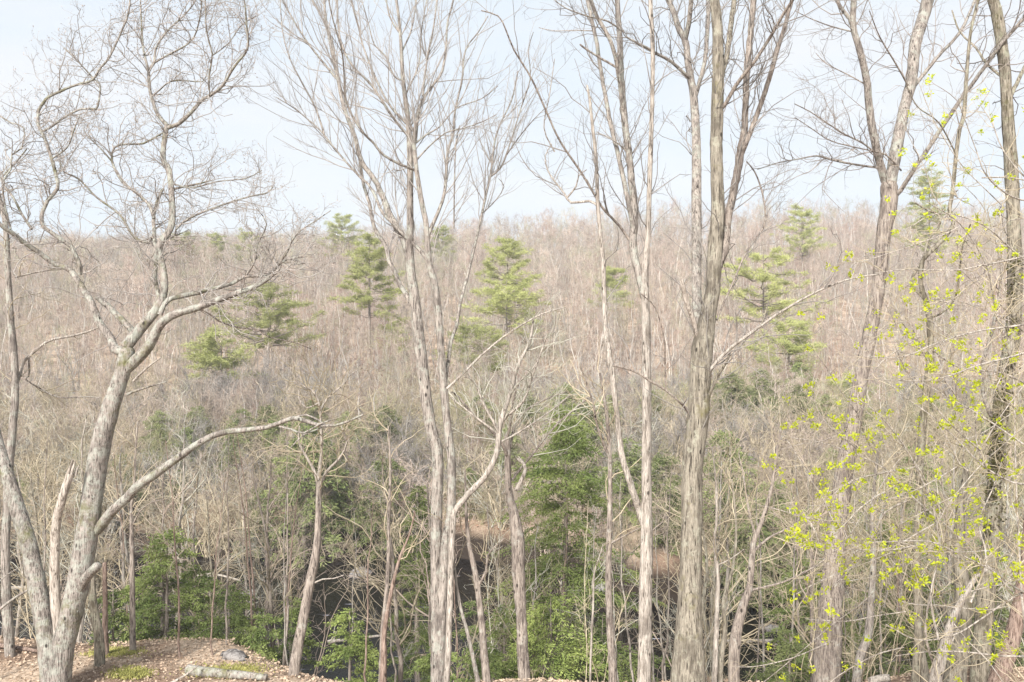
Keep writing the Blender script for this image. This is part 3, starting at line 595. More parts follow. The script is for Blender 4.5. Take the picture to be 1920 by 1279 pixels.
SH1 = [[(1760,1300),(1735,1180),(1760,1010),(1720,880),(1660,790),(1600,740)],
 [(1960,910),(1900,905),(1840,870),(1790,820),(1740,775),(1690,740),(1650,700)],
 [(1960,860),(1900,820),(1840,780),(1770,740),(1700,700)],
 [(1960,600),(1900,612),(1850,618),(1790,632),(1740,650),(1690,670),(1620,668)],
 [(1960,650),(1900,668),(1830,686),(1780,705),(1730,714),(1640,712)],
 [(1960,470),(1900,486),(1840,498),(1790,507),(1700,505),(1640,512)],
 [(1900,1110),(1840,1050),(1780,990),(1720,940),(1660,880),(1600,850),(1540,830),(1465,818)],
 [(1960,1130),(1900,1100),(1860,1070),(1780,1030),(1740,1015),(1660,1016),(1600,1020)],
 [(1940,1230),(1880,1230),(1800,1222),(1740,1222),(1680,1230)],
 [(1960,1090),(1900,1120),(1840,1160),(1790,1190),(1720,1200),(1660,1170)],
 [(1760,1050),(1700,1020),(1620,1020),(1560,1050),(1500,1075)],
 [(1760,1200),(1745,1120),(1760,1040),(1762,960),(1750,860)],
 [(1820,1130),(1850,1050),(1835,980),(1860,920),(1880,860)],
 [(1700,940),(1660,960),(1640,1000),(1600,1060),(1560,1100)],
 [(1540,1030),(1520,980),(1480,960),(1490,930)],
 [(1690,880),(1600,900),(1560,930),(1500,990)]]
budding('budding_shrub', 'large arching shrub at the lower right dotted with yellow-green leaf tufts', 14, 31, SH1, 5, 34, (1560, 1930, 800, 1230))
SH2 = [[(1930,1300),(1915,1100),(1905,900),(1900,700),(1880,520),(1850,400),(1800,340)],
 [(1905,700),(1870,600),(1850,500),(1800,420),(1740,380)],
 [(1960,380),(1900,370),(1850,330),(1830,280),(1800,200)],
 [(1960,520),(1900,470),(1840,420),(1760,400),(1700,430)],
 [(1960,740),(1880,700),(1800,690),(1740,650),(1690,620),(1660,570)],
 [(1960,340),(1920,330),(1880,280),(1860,230),(1840,200)]]
budding('budding_shrub', 'taller thin leafing shrub at the right edge reaching up against the sky with yellow-green tufts', 15.5, 32, SH2, 4, 24, (1660, 1940, 330, 780), .4)

# ------------------------------------------------------------------ labels by place, counted from the left between the big trees
GAPS = [(0, 175, 'left of the oak'), (175, 580, 'between oak and leaning tree'), (580, 825, 'between leaning tree and centre trunks'),
        (825, 970, 'between centre trunks and rough brown tree'), (970, 1210, 'between rough brown tree and pale trunk'),
        (1210, 1295, 'between pale trunk and thickest trunk'), (1295, 1570, 'between thickest trunk and forked tree'),
        (1570, 1860, 'between forked tree and mossy right trunk'), (1860, 3000, 'at the right edge')]
ORD = 'first second third fourth fifth sixth seventh eighth ninth tenth eleventh twelfth thirteenth fourteenth fifteenth sixteenth seventeenth eighteenth nineteenth twentieth'.split()
def place_labels(objs, base):
    for a, b, nm in GAPS:
        k = sorted([o for o in objs if a <= max(0, 960 + o.location.x / o.location.y * FPX) < b], key=lambda o: o.location.x / o.location.y)
        for i, o in enumerate(k):
            o['label'] = base + (', only one ' if len(k) == 1 else ', %s from left ' % ORD[min(i, 19)]) + nm
# ------------------------------------------------------------------ evergreens
def hemlock_geo(seed, H, Rd, spray=.10, tiers=None, droop=.35, dens=1.0, size=.11, hfrac=.05, crown=.6):
    r = np.random.RandomState(seed); tg = Geo(); fg = Geo()
    n = 9; zt = np.linspace(0, H, n); P = np.stack([np.cumsum(r.randn(n) * .012 * H / 5), np.cumsum(r.randn(n) * .012 * H / 5), zt], 1); P[0] = 0
    R = np.interp(zt, [0, H], [.018 * H + .01, .008]); tg.tubes(P, R, 7, 0, r, .05)
    nb = int((tiers or 13 * H) * 1.0); Z = H * (hfrac + (1 - hfrac) * r.rand(nb) ** .9)
    L = Rd * (1 - Z / H) ** crown * r.uniform(.45, 1.2, nb) + .15; a = r.rand(nb) * 2 * math.pi
    m = 7; B = np.empty((nb, m, 3)); s_ = np.linspace(0, 1, m)
    lift = r.uniform(.05, .35, nb)
    B[:, :, 0] = np.cos(a)[:, None] * L[:, None] * s_; B[:, :, 1] = np.sin(a)[:, None] * L[:, None] * s_
    B[:, :, 2] = Z[:, None] + L[:, None] * (lift[:, None] * s_ - droop * s_ ** 2.0)
    B[:, :, 0] += np.interp(Z, P[:, 2], P[:, 0])[:, None]; B[:, :, 1] += np.interp(Z, P[:, 2], P[:, 1])[:, None]
    B[:, 1:] += r.randn(nb, m - 1, 3) * .02 * Rd
    RB = np.maximum(L[:, None] * .009 * (1 - .8 * s_)[None], .004); tg.tubes(B, RB, 3)
    # flat side sprays
    S = segs(B[:, 1:], RB[:, 1:]); ln = np.linalg.norm(S[1] - S[0], axis=1); M = int(ln.sum() / spray * dens * 3.6)
    idx = r.choice(len(ln), M, p=ln / ln.sum()); u = r.rand(M, 1); C0 = S[0][idx] + u * (S[1] - S[0])[idx]
    T_ = (S[1] - S[0])[idx]; T_ /= np.linalg.norm(T_, axis=1, keepdims=True)
    side = np.cross(T_, [0, 0, 1.]); side /= np.linalg.norm(side, axis=1, keepdims=True) + 1e-9
    side *= r.choice([-1, 1], (M, 1)); D = T_ * .8 + side * r.uniform(.4, 1.2, (M, 1)); D[:, 2] -= .12; D += r.randn(M, 3) * .12
    D /= np.linalg.norm(D, axis=1, keepdims=True); SL_ = np.minimum(Rd * .28, .55) * r.uniform(.4, 1, M)
    for k in range(4):
        C = C0 + D * (SL_ * k / 4)[:, None] + r.randn(M, 3) * size * .25
        DD = D + r.randn(M, 3) * .45; DD[:, 2] -= .1; fg.leaves(C, DD, size * r.uniform(.6, 1.3, M), 0, .36, r)
    return tg, fg
def put(name, label, cat, group, x, y, tm, fm, tmat=None, dz=-.1, rz=0.0, sc=1.0, parts=('trunk', 'foliage')):
    e = empty(name, (x, y, float(ground(x, y)) + dz)); tag(e, label, cat, group); e.rotation_euler[2] = rz; e.scale = (sc, sc, sc)
    link(parts[0], tm, e); link(parts[1], fm, e); return e
GH = 'hemlocks along the near bank'
HEM = [ # centre px, top py, width px, distance, needles, label
 (312,985,165,25.0,GREEN_H,'young hemlock behind the oak, tallest of those left of the stream',None),
 (212,1100,70,24.4,GREEN_H,'small sparse hemlock beside the dead brown pole',None),
 (430,1095,175,25.0,GREEN_H,'bushy young hemlock right of the tallest left one, above the leafy bank',None),
 (545,1120,95,26,GREEN_H,'thin hemlock right behind the leaning tree',None),
 (370,1060,130,26.5,GREEN_H,'hemlock between the two bushy left ones, set farther back',None),
 (262,1080,110,25.6,GREEN_H,'feathery hemlock close behind the brown pole',None),
 (1560,1100,120,26.5,GREEN_H,'hemlock with its top behind the stout forked tree',None),
 (900,1200,110,23,GREEN_H,'low hemlock between the centre trunks and the rough brown tree',None),
 (495,1150,110,24.3,GREEN_H,'low hemlock left of the leaning tree',None),
 (655,1140,125,24.2,GREEN_Y,'yellow-green small hemlock standing in front of the dark water',None),
 (822,1200,120,23.2,GREEN_H,'little hemlock peeping out behind the foot of the centre trunks',None),
 (1055,765,340,27,GREEN_H,'tall dense hemlock right of the centre trunks',None),
 (1035,1110,230,23.8,GREEN_Y,'bright green hemlock at the bottom in front of the tall dense one',None),
 (945,1130,80,24.6,GREEN_H,'narrow hemlock left of the bright green one',None),
 (1130,1150,90,25.5,GREEN_D,'dark little hemlock between the bright one and the pale trunk',None),
 (785,905,110,33,GREEN_H,'hemlock half hidden behind the centre trunks, boughs hanging over dark water',None),
 (1505,1040,150,27,GREEN_H,'hemlock left of the stout forked tree at the right',None),
 (1480,1180,120,24.0,GREEN_D,'low dark hemlock beside the stout forked tree',None),
 (1680,960,230,29,GREEN_H,'broad shaded hemlock behind the budding shrub',None),
 (1660,1130,130,24,GREEN_D,'small dark hemlock behind the grey curving stem',None),
 (1850,1010,160,28,GREEN_D,'dark hemlock behind the far right trunks',None)]
for i, (px, py, w, Y, gmt, lb, _) in enumerate(HEM):
    top = PT(px, py, Y); gz = float(ground(top[0], Y)); H = top[2] - gz; Rd = w * 1.25 / FPX * Y / 2
    tg, fg = hemlock_geo(200 + i, H, Rd, spray=.09, size=.085, dens=1.5, tiers=H * 20, hfrac=.0 if py > 950 else .05)
    put('hemlock_tree', lb, 'hemlock', GH, top[0], Y, tg.mesh('trunk', B_BROWN), fg.mesh('foliage', gmt, smooth=False))

def pine_geo(seed, H, Rd):
    base = .5 if H > 8 else .25
    r = np.random.RandomState(seed); tg = Geo(); fg = Geo(); n = 9; zt = np.linspace(0, H, n)
    P = np.stack([np.cumsum(r.randn(n) * .01 * H / 5), np.cumsum(r.randn(n) * .01 * H / 5), zt], 1); P[0] = 0
    tg.tubes(P, np.interp(zt, [0, H], [.014 * H, .02]), 7, 0, r, .05)
    nt_ = int(H * .45) + 4; tiers = H * (base + (.98 - base) * (np.arange(nt_) + .3) / nt_)
    Bs = []
    for z in tiers:
        k = r.randint(3, 8); a0 = r.rand() * 6.28
        for j in range(k): Bs.append((z + r.randn() * .35, a0 + j * 6.28 / k + r.randn() * .3, (Rd * ((1 - z / H) / (1 - base)) ** .5 * r.choice([.4, .7, 1, 1.15]) * r.uniform(.7, 1.1) + .3)))
    Bs = np.array(Bs); nb = len(Bs); m = 7; s_ = np.linspace(0, 1, m); B = np.empty((nb, m, 3)); L = Bs[:, 2]
    curve = r.uniform(.0, .6, nb)
    B[:, :, 0] = np.cos(Bs[:, 1])[:, None] * L[:, None] * s_; B[:, :, 1] = np.sin(Bs[:, 1])[:, None] * L[:, None] * s_
    B[:, :, 2] = Bs[:, 0][:, None] + L[:, None] * (curve[:, None] * s_ ** 1.6 - .05 * s_); B[:, 1:] += r.randn(nb, m - 1, 3) * .04 * Rd / 2
    RB = np.maximum(L[:, None] * .014 * (1 - .8 * s_)[None], .012); tg.tubes(B, RB, 4)
    P1, R1 = spawn(r, segs(B[:, 2:], RB[:, 2:]), 3.4, rmin=.012, LR=60, n=3, ang=(.4, 1.0), up=.05, lmax=.9, lmin=.4); P1[:, :, 2] = P1[:, :1, 2] + (P1[:, :, 2] - P1[:, :1, 2]) * .4
    tg.tubes(P1, R1, 3)
    C = np.concatenate([P1[:, 1:].reshape(-1, 3), B[:, 3:].reshape(-1, 3)]); C = np.repeat(C, 12, 0); D = r.randn(len(C), 3); D[:, 2] = D[:, 2] * .5 + .35
    C = C + r.randn(len(C), 3) * [.2, .2, .10]; fg.leaves(C, D, r.uniform(.22, .45, len(C)), 0, .17, r)
    return tg, fg
PINE = [(694,445,110,110,'white pine with layered boughs just left of the centre trunks on the hillside'),
 (640,402,75,205,'small pine poking above the ridge left of centre'),
 (502,528,160,98,'broad pine on the lower left hillside behind the oak bough'),
 (415,622,110,88,'low pine below the broad one at left, flat boughs'),
 (952,446,110,125,'bright yellow-green pine right of the centre trunks'),
 (1432,468,170,110,'large soft pine right of the thickest trunk'),
 (1505,390,90,180,'pine on the ridge between the two big right-hand trees'),
 (1150,500,60,140,'slender pine behind the pale twin stems'),
 (738,588,44,112,'tiny pine beside the centre trunks'),
 (888,608,100,96,'low pine behind the leaning bough'),
 (405,436,44,210,'left one of two little pines on the left skyline'),
 (460,430,48,208,'right one of two little pines on the left skyline'),
 (345,436,60,214,'pine on the skyline behind the oak crown'),
 (826,420,50,212,'pine on the skyline between the centre limbs'),
 (1742,318,80,150,'pine rising behind the fork of the right-hand tree'),
 (1480,596,100,88,'dense pine low on the right hillside'),
 (950,520,120,108,'wide low pine below the bright yellow-green one'),
 (1600,700,80,84,'half hidden small pine behind the stout forked tree')]
for i, (px, py, w, Y, lb) in enumerate(PINE):
    top = PT(px, py, Y); gz = float(ground(top[0], Y)); H = max(top[2] - gz, 3.5); Rd = w * 1.3 / FPX * Y / 2
    tg, fg = pine_geo(300 + i, H, Rd)
    put('pine_tree', lb, 'pine', 'pines on the far hillside', top[0], Y, tg.mesh('trunk', B_BROWN), fg.mesh('foliage', GREEN_P, smooth=False))
# dark evergreens low on the far slope
protoH = []
for i in range(4):
    tg, fg = hemlock_geo(400 + i, 8, 3.0, spray=.22, size=.22, dens=.75, tiers=115, droop=.4, crown=.42); protoH.append((tg.mesh('trunk', B_BROWN), fg.mesh('foliage', GREEN_D, smooth=False)))
r = np.random.RandomState(7)
spots = [(570,780,57.5),(1090,760,60),(1180,800,54),(1360,820,50),(1450,900,48),(1520,930,47.5),(1400,960,47),(1640,880,50),(1720,820,52),(1250,860,50),(480,900,58),(250,870,60),(170,890,60),(720,830,58.5),(40,900,59),(350,800,66),(455,752,70),(520,790,66),(610,808,62),(1380,800,64),(1530,800,66),(560,870,61),(640,905,60),(880,880,60.5),(1600,900,62),(1850,800,66),(110,850,66),(1460,900,62),(330,900,61),(690,800,70),(1440,740,72),(1500,690,80)]
protoM = []
for i in range(3):
    tg, fg = hemlock_geo(420 + i, 8, 3.4, spray=.24, size=.24, dens=.75, tiers=105, droop=.45, crown=.38); protoM.append((tg.mesh('trunk', B_BROWN), fg.mesh('foliage', GREEN_M, smooth=False)))
for i, (px, py, Y) in enumerate([(300,770,68),(370,760,72),(430,790,64),(500,760,70),(590,745,74),(650,770,66),(720,760,68),(900,740,70),(980,730,72),(1060,720,70),(1140,740,68),(1230,730,72),(1370,700,72),(1430,690,76),(1490,720,70),(1550,740,68),(1620,760,66),(1750,740,72),(230,850,62),(950,800,62),(1340,840,58),(1560,840,56),(1890,820,62)]):
    top = PT(px, py, Y); gz = float(ground(top[0], Y)); H = max(top[2] - gz, 2.0); a, b = protoM[i % 3]
    put('hemlock_tree', 'x', 'hemlock', 'olive green hemlocks across the stream', top[0], Y, a, b, rz=r.rand() * 6.28, sc=H / 8)
place_labels([o for o in COL.objects if o.get('group') == 'olive green hemlocks across the stream'], 'olive hemlock')
for i, (px, py, Y) in enumerate(spots):
    top = PT(px, py, Y); gz = float(ground(top[0], Y)); H = max(top[2] - gz, 2.0) * (1 + .1 * math.sin(i * 2.3)); a, b = protoH[i % 4]
    put('hemlock_tree', 'dark hemlock standing low on the slope across the stream', 'hemlock', 'dark hemlocks across the stream', top[0], Y, a, b, rz=r.rand() * 6.28, sc=H / 8)
place_labels([o for o in COL.objects if o.get('group') == 'dark hemlocks across the stream'], 'dark hemlock over the stream')

# ------------------------------------------------------------------ bare trees of the far slope
def bare_geo(seed, H, kind=0):
    r = np.random.RandomState(seed); tg = Geo(); cg = Geo(); S = []
    n = 8
    stems = 1 if r.rand() < .6 else 2
    for s_ in range(stems):
        x = np.cumsum(r.randn(n, 2) * .02 * H + r.randn(2) * .012 * H, 0); x[0] = 0
        P = np.column_stack([x, np.linspace(0, H * r.uniform(.8, 1), n)]); R = np.interp(np.arange(n), [0, n - 1], [.0095 * H, .018]); tg.tubes(P, R, 6, 0, r, .06); S.append(segs(P, R))
    S = catseg(S)
    P1, R1 = spawn(r, S, 2.4, ratio=(.3, .6), rmin=.022, rmax=.06, LR=60, ang=(.45, 1.15), n=6, wig=.24, up=.06, zmin=H * .22, lmax=H * .36, lmin=1.0)
    cg.tubes(P1, R1, 4)
    P2, R2 = spawn(r, segs(P1, R1), 2.9, rmin=.016, rmax=.03, LR=65, n=4, wig=.3, up=.04, ang=(.5, 1.15), lmax=2.0, lmin=.6); cg.tubes(P2, R2, 3)
    P3, R3 = spawn(r, segs(P2, R2), 2.6, rmin=.013, rmax=.018, LR=60, n=2, wig=.3, up=.02, ang=(.5, 1.2), lmax=.9, lmin=.35); cg.tubes(P3, R3, 3)
    return tg, cg
TW_F = [TW_PINK, plain('greyish_crowns', (.29, .26, .235), (.46, .42, .385), .4), TW_PINK, plain('tan_crowns', (.36, .30, .215), (.54, .47, .36), .4),
        plain('russet_crowns', (.30, .21, .17), (.46, .34, .29), .4), plain('olive_crowns', (.31, .30, .20), (.47, .45, .32), .4), TW_PINK]
HB2 = plain('pale_far_bark', (.40, .37, .33), (.62, .58, .53), .8)
NV = 7; PB = []; PB1 = []
for i in range(NV):
    tg, cg = bare_geo(500 + i, 11); hb_ = HB2 if i % 3 == 1 else HB; tm, cm = tg.mesh('trunk', hb_), cg.mesh('crown', TW_F[i])
    g = Geo(); n0 = np.concatenate(tg.v), np.concatenate(tg.f); g.add(*n0, 0); g.add(np.concatenate(cg.v), np.concatenate(cg.f), 1)
    PB.append((tm, cm)); PB1.append(g.mesh('bare_tree', [hb_, TW_F[i]]))
def tree_height(x, y, rr):
    ytop = -np.interp(y, [150, 225], [0, 24]) * np.clip(x / y * FPX / 600, -.2, 1) + np.interp(y, [58, 62, 70, 85, 100, 130, 160, 200, 225, 330], [860, 800, 735, 670, 620, 560, 505, 462, 448, 408]) + rr.uniform(-34, 60, np.shape(x))
    return np.clip(CAMZ - (ytop - 639.5) / FPX * y - ground(x, y), 2.5, np.where(y > 200, 18, 14))
r = np.random.RandomState(77); pts = []
def scatter(n, y0, y1, k=.66):
    y = np.sqrt(r.uniform(y0 ** 2, y1 ** 2, n)); x = r.uniform(-k, k, n) * y; return x, y
X, Y = scatter(3600, 60, 225); X2, Y2 = scatter(2600, 225, 345); X = np.concatenate([X, X2]); Y = np.concatenate([Y, Y2])
fx, fy = [], []
for (px, py, w, Yp, lb) in PINE:
    for q in range(13): yy_ = Yp - r.uniform(2, 16); fx.append((px - 960 + r.uniform(-.6, .6) * w) / FPX * yy_); fy.append(yy_)
X = np.concatenate([X, fx]); Y = np.concatenate([Y, fy])
o_ = np.argsort(Y); X, Y = X[o_], Y[o_]; H = tree_height(X, Y, r)
NI = 300
for i in range(NI):
    x, y, s_ = X[i], Y[i], H[i] / 11; rz = r.rand() * 6.28; v_ = int((math.sin(x * .13 + 2 * math.sin(y * .05)) + math.sin(y * .11 + 1.7 * math.sin(x * .07)) + r.randn() * .35 + 2) / 4 * NV * 1.4) % NV
    if i < 110:
        put('bare_tree', 'bare budding tree on the lower slope just across the stream', 'tree', 'bare trees on the lower far slope', x, y, PB[v_][0], PB[v_][1], rz=rz, sc=s_, parts=('trunk', 'crown'))
    else:
        o = link('bare_tree', PB1[v_], loc=(x, y, float(ground(x, y)) - .1)); o.rotation_euler[2] = rz; o.scale = (s_,) * 3
        tag(o, 'bare pinkish-brown tree farther up the slope across the stream', 'tree', 'bare trees farther up the far slope')
# the wood beyond them, nobody could count
def instancer(name, label, cat, pos, scl, rot, meshes, seed):
    me = bpy.data.meshes.new(name); me.vertices.add(len(pos)); me.vertices.foreach_set('co', np.asarray(pos, np.float32).ravel())
    for an, ty, dat in (('sc', 'FLOAT', scl), ('rz', 'FLOAT', rot)):
        at = me.attributes.new(an, ty, 'POINT'); at.data.foreach_set('value', np.asarray(dat, np.float32))
    vi = me.attributes.new('vi', 'INT', 'POINT'); rv = np.random.RandomState(seed); px_, py_ = np.asarray(pos)[:, 0], np.asarray(pos)[:, 1]
    clump = np.sin(px_ * .13 + 2 * np.sin(py_ * .05)) + np.sin(py_ * .11 + 1.7 * np.sin(px_ * .07)) + rv.randn(len(pos)) * .35      # one kind grows beside its own kind
    vi.data.foreach_set('value', (np.floor((clump + 2) / 4 * len(meshes) * 1.4) % len(meshes)).astype(np.int32))
    ob = link(name, me); tag(ob, label, cat, kind='stuff')
    ng = bpy.data.node_groups.new(name, 'GeometryNodeTree'); ng.interface.new_socket('Geometry', in_out='INPUT', socket_type='NodeSocketGeometry'); ng.interface.new_socket('Geometry', in_out='OUTPUT', socket_type='NodeSocketGeometry')
    gi = ng.nodes.new('NodeGroupInput'); go = ng.nodes.new('NodeGroupOutput'); gj = ng.nodes.new('GeometryNodeGeometryToInstance')
    for mesh_o in meshes:
        oi = ng.nodes.new('GeometryNodeObjectInfo'); oi.inputs['Object'].default_value = mesh_o; oi.inputs['As Instance'].default_value = False
        ng.links.new(oi.outputs['Geometry'], gj.inputs[0])
    ip = ng.nodes.new('GeometryNodeInstanceOnPoints'); ip.inputs['Pick Instance'].default_value = True
    def attr(nm, ty='FLOAT'):
        a = ng.nodes.new('GeometryNodeInputNamedAttribute'); a.data_type = ty; a.inputs['Name'].default_value = nm; return a.outputs[0]
    cx = ng.nodes.new('ShaderNodeCombineXYZ'); ng.links.new(attr('rz'), cx.inputs[2])
    ng.links.new(gi.outputs[0], ip.inputs['Points']); ng.links.new(gj.outputs[0], ip.inputs['Instance']); ng.links.new(attr('vi', 'INT'), ip.inputs['Instance Index'])
    ng.links.new(cx.outputs[0], ip.inputs['Rotation']); ng.links.new(attr('sc'), ip.inputs['Scale']); ng.links.new(ip.outputs[0], go.inputs[0])
    md = ob.modifiers.new('scatter', 'NODES'); md.node_group = ng
    return ob
src = {}
for o in COL.objects:
    if o.type == 'MESH' and o.data in PB1 and o.data.name not in src: src[o.data.name] = o
Z = ground(X, Y) - .1
instancer('far_wood', 'mass of bare pinkish-brown trees covering the hill up to the skyline', 'wood', np.stack([X, Y, Z], 1)[NI:], H[NI:] / 11, r.rand(len(X) - NI) * 6.28, list(src.values()), 5)

# ------------------------------------------------------------------ twiggy shrubs and saplings on both banks
def shrub_geo(seed, H, stems=7, r0=.02, spread=.35, wig=.12, d1=3.4, d2=3.0, rmin=.006, d3=0):
    r = np.random.RandomState(seed); g = Geo(); n = 8; a = r.rand(stems) * 6.28; P = np.zeros((stems, n, 3)); P[:, 0, :2] = r.randn(stems, 2) * .06 * H
    D = np.stack([np.cos(a) * spread, np.sin(a) * spread, np.ones(stems)], 1) * r.uniform(.6, 1.1, (stems, 1)); 
    for k in range(1, n):
        P[:, k] = P[:, k - 1] + D * H / n; D = D + r.randn(stems, 3) * wig; 
    R = np.maximum(r0 * np.linspace(1, .25, n)[None] * r.uniform(.6, 1.2, (stems, 1)), rmin); g.tubes(P, R, 5, 0)
    S1 = spawn(r, segs(P, R), d1, rmin=rmin, LR=75, n=5, wig=.28, up=.06, zmin=H * .12, lmax=H * .42, lmin=.2, ang=(.4, 1.1)); g.tubes(*S1, 3)
    S2 = spawn(r, segs(*S1), d2, rmin=rmin * .8, LR=70, n=3, wig=.28, up=.04, lmax=H * .2, lmin=.15, ang=(.4, 1.1)); g.tubes(*S2, 3)
    if d3: g.tubes(*spawn(r, segs(*S2), d3, rmin=rmin * .7, LR=60, n=2, wig=.25, up=.04, lmax=.5, lmin=.12), 3)
    return g
TWS = {'tan': TW_TAN, 'pale': TW_PALE, 'pink': TW_PINK, 'grey': TW_GREY}
PS = {k: [shrub_geo(600 + 10 * j + i, 3, rmin=.011, r0=.035, d1=4.5, d2=3.6).mesh('bare_shrub', m) for i in range(3)] for j, (k, m) in enumerate(TWS.items())}
r = np.random.RandomState(88)
for i in range(290):                                     # across the stream
    y = 57.2 + 20 * r.rand() ** 1.3; x = r.uniform(-.64, .64) * y; k = r.choice(['tan', 'tan', 'pink', 'pale', 'grey'], p=[.25, .25, .2, .2, .1]); h = r.uniform(.6, 1.7)
    o = link('bare_shrub', PS[k][r.randint(3)], loc=(x, y, float(ground(x, y)) - .05)); o.rotation_euler[2] = r.rand() * 6; o.scale = (h * 1.2, h * 1.2, h)
    tag(o, {'tan': 'leafless tan shrub on the bank across the stream', 'pink': 'leafless pinkish shrub on the bank across the stream', 'pale': 'leafless whitish shrub on the bank across the stream', 'grey': 'leafless grey shrub on the bank across the stream'}[k], 'shrub', k + ' shrubs across the stream')
TWO = plain('olive_twigs', (.25, .24, .12), (.44, .42, .24))
thk = []
for k, m_ in (('tan', TW_TAN), ('olive', TWO), ('grey', TW_GREY), ('pink', TW_PINK)):
    thk.append(shrub_geo(650 + len(thk), 3.4, rmin=.012, r0=.03, stems=5, spread=.45, wig=.2, d1=5, d2=4.2).mesh('brush', m_))
holders = [bpy.data.objects.new('brush', m_) for m_ in thk]
n_ = 1500; y_ = 46 + 44 * r.rand(n_) ** 1.1; x_ = r.uniform(-.66, .66, n_) * y_; g_ = ground(x_, y_); k_ = g_ > -5.7; x_, y_, g_ = x_[k_], y_[k_], g_[k_]
instancer('thicket', 'tangled grey, tan and olive brush filling the bank across the stream', 'brush', np.stack([x_, y_, g_ - .1], 1), r.uniform(.5, 1.35, len(x_)) * np.interp(y_, [46, 52, 90], [.7, .9, 1.3]), r.rand(len(x_)) * 6.28, holders, 9)
PN = {k: [shrub_geo(700 + 10 * j + i, 3.4, rmin=.0055, r0=.016, stems=5, spread=.3, d1=4.0, d2=3.6, d3=2.4).mesh('bare_shrub', m) for i in range(3)] for j, (k, m) in enumerate(TWS.items())}
for i in range(34):                                      # on the slope down to the water, near side
    while True:
        x = r.uniform(-15, 15); y = float(edge(x)) + r.uniform(.8, 8)
        px = 960 + x / y * FPX
        if not (1000 < px < 1110 or 600 < px < 800 or 1150 < px < 1250 or 1340 < px < 1480): break
    k = r.choice(['tan', 'pale', 'pink', 'grey'], p=[.5, .2, .15, .15]); h = r.uniform(.7, 1.55) * np.interp(y - edge(x), [0, 8], [.8, 1.3])
    o = link('bank_shrub', PN[k][r.randint(3)], loc=(x, y, float(ground(x, y)) - .05)); o.rotation_euler[2] = r.rand() * 6; o.scale = (h,) * 3
    tag(o, {'tan': 'leafless tan shrub on the near slope above the water', 'pink': 'leafless pinkish shrub on the near slope above the water', 'pale': 'leafless whitish shrub on the near slope above the water', 'grey': 'leafless grey shrub on the near slope above the water'}[k], 'shrub', k + ' shrubs on the near slope')
# thin poles of saplings standing above the bank
def sap_geo(seed, H):
    r = np.random.RandomState(seed); g = Geo(); n = 12; x = np.cumsum(r.randn(n, 2) * .02 * H / 3 + r.randn(2) * .02, 0); x[0] = 0
    P = np.column_stack([x, np.linspace(0, H, n)]); R = np.linspace(.034, .008, n); g.tubes(P, R, 6, 0, r, .05); t2 = Geo()
    S1 = spawn(r, segs(P, R), 3.2, rmin=.006, LR=90, n=6, wig=.22, up=.05, zmin=H * .35, lmax=H * .25, lmin=.3, ang=(.5, 1.1)); t2.tubes(*S1, 3)
    S2 = spawn(r, segs(*S1), 3.2, rmin=.005, LR=80, n=4, wig=.22, up=.03, lmax=.7, lmin=.2, ang=(.5, 1.1)); t2.tubes(*S2, 3)
    S3 = spawn(r, segs(*S2), 2.4, rmin=.004, LR=80, n=2, wig=.22, up=.03, lmax=.4, lmin=.12); t2.tubes(*S3, 3)
    return g, t2
PSP = [[(g.mesh('trunk', b), c_.mesh('twigs', tw)) for g, c_ in [sap_geo(800 + i, 6)]][0] for i, (b, tw) in enumerate([(B_BROWN, TW_TAN), (B_PALE, TW_PALE), (B_RED, TW_PINK), (B_GREY, TW_TAN), (B_BROWN, TW_TAN)])]
pxs = [235,338,400,425,470,478,530,535,545,652,690,745,860,925,1060,1170,1185,1235,1240,1250,1330,1420,1440,1470,1500,1590,1660,1690,1780,5,70]
for i, px in enumerate(pxs):
    Yd = r.uniform(22.5, 27); x = (px - 960) / FPX * Yd; H_ = r.uniform(4.2, 6.4) + (Yd - 23) * .5; a, b = PSP[r.randint(5)]
    put('bare_sapling', 'thin bare pole of a sapling rising from the bushy near bank', 'sapling', 'thin poles along the near bank', x, Yd, a, b, rz=r.rand() * 6.28, sc=H_ / 6, parts=('trunk', 'twigs'))
place_labels([o for o in COL.objects if o.get('group') == 'thin poles along the near bank'], 'thin bare pole')
for k in TWS: place_labels([o for o in COL.objects if o.get('group') == k + ' shrubs on the near slope'], 'leafless %s near shrub' % {'tan': 'tan', 'pale': 'whitish', 'pink': 'pinkish', 'grey': 'grey'}[k])
# twiggy little trees rooted on the slope down to the stream
def bank_geo(seed, H):
    r = np.random.RandomState(seed); g = Geo(); t2 = Geo(); n = 11; S = []
    for s_ in range(r.randint(1, 3)):
        x = np.cumsum(r.randn(n, 2) * .025 * H / 3 + r.randn(2) * .03, 0); x[0] = 0
        P = np.column_stack([x, np.linspace(0, H * r.uniform(.75, 1), n)]); R = np.linspace(.075, .014, n); g.tubes(P, R, 8, 0, r, .05); S.append(segs(P, R))
    A = spawn(r, catseg(S), 4.4, rmin=.009, rmax=.022, LR=120, n=7, wig=.22, up=.07, zmin=H * .22, lmax=H * .34, lmin=.7, ang=(.5, 1.1)); t2.tubes(*A, 4)
    B = spawn(r, segs(*A), 3.8, rmin=.006, LR=110, n=5, wig=.26, up=.04, lmax=1.1, lmin=.3, ang=(.5, 1.1)); t2.tubes(*B, 3)
    C = spawn(r, segs(*B), 3.8, rmin=.0045, LR=100, n=3, wig=.26, up=.04, lmax=.55, lmin=.15, ang=(.5, 1.1)); t2.tubes(*C, 3)
    return g, t2
PBK = []
for i, (b, tw) in enumerate([(B_BROWN, TW_TAN), (B_GREY, TW_TAN), (B_PALE, TW_PALE), (B_BROWN, TW_PINK), (B_OLIVE, TW_TAN)]):
    g, c_ = bank_geo(900 + i, 7); PBK.append((g.mesh('trunk', b), c_.mesh('twigs', tw)))
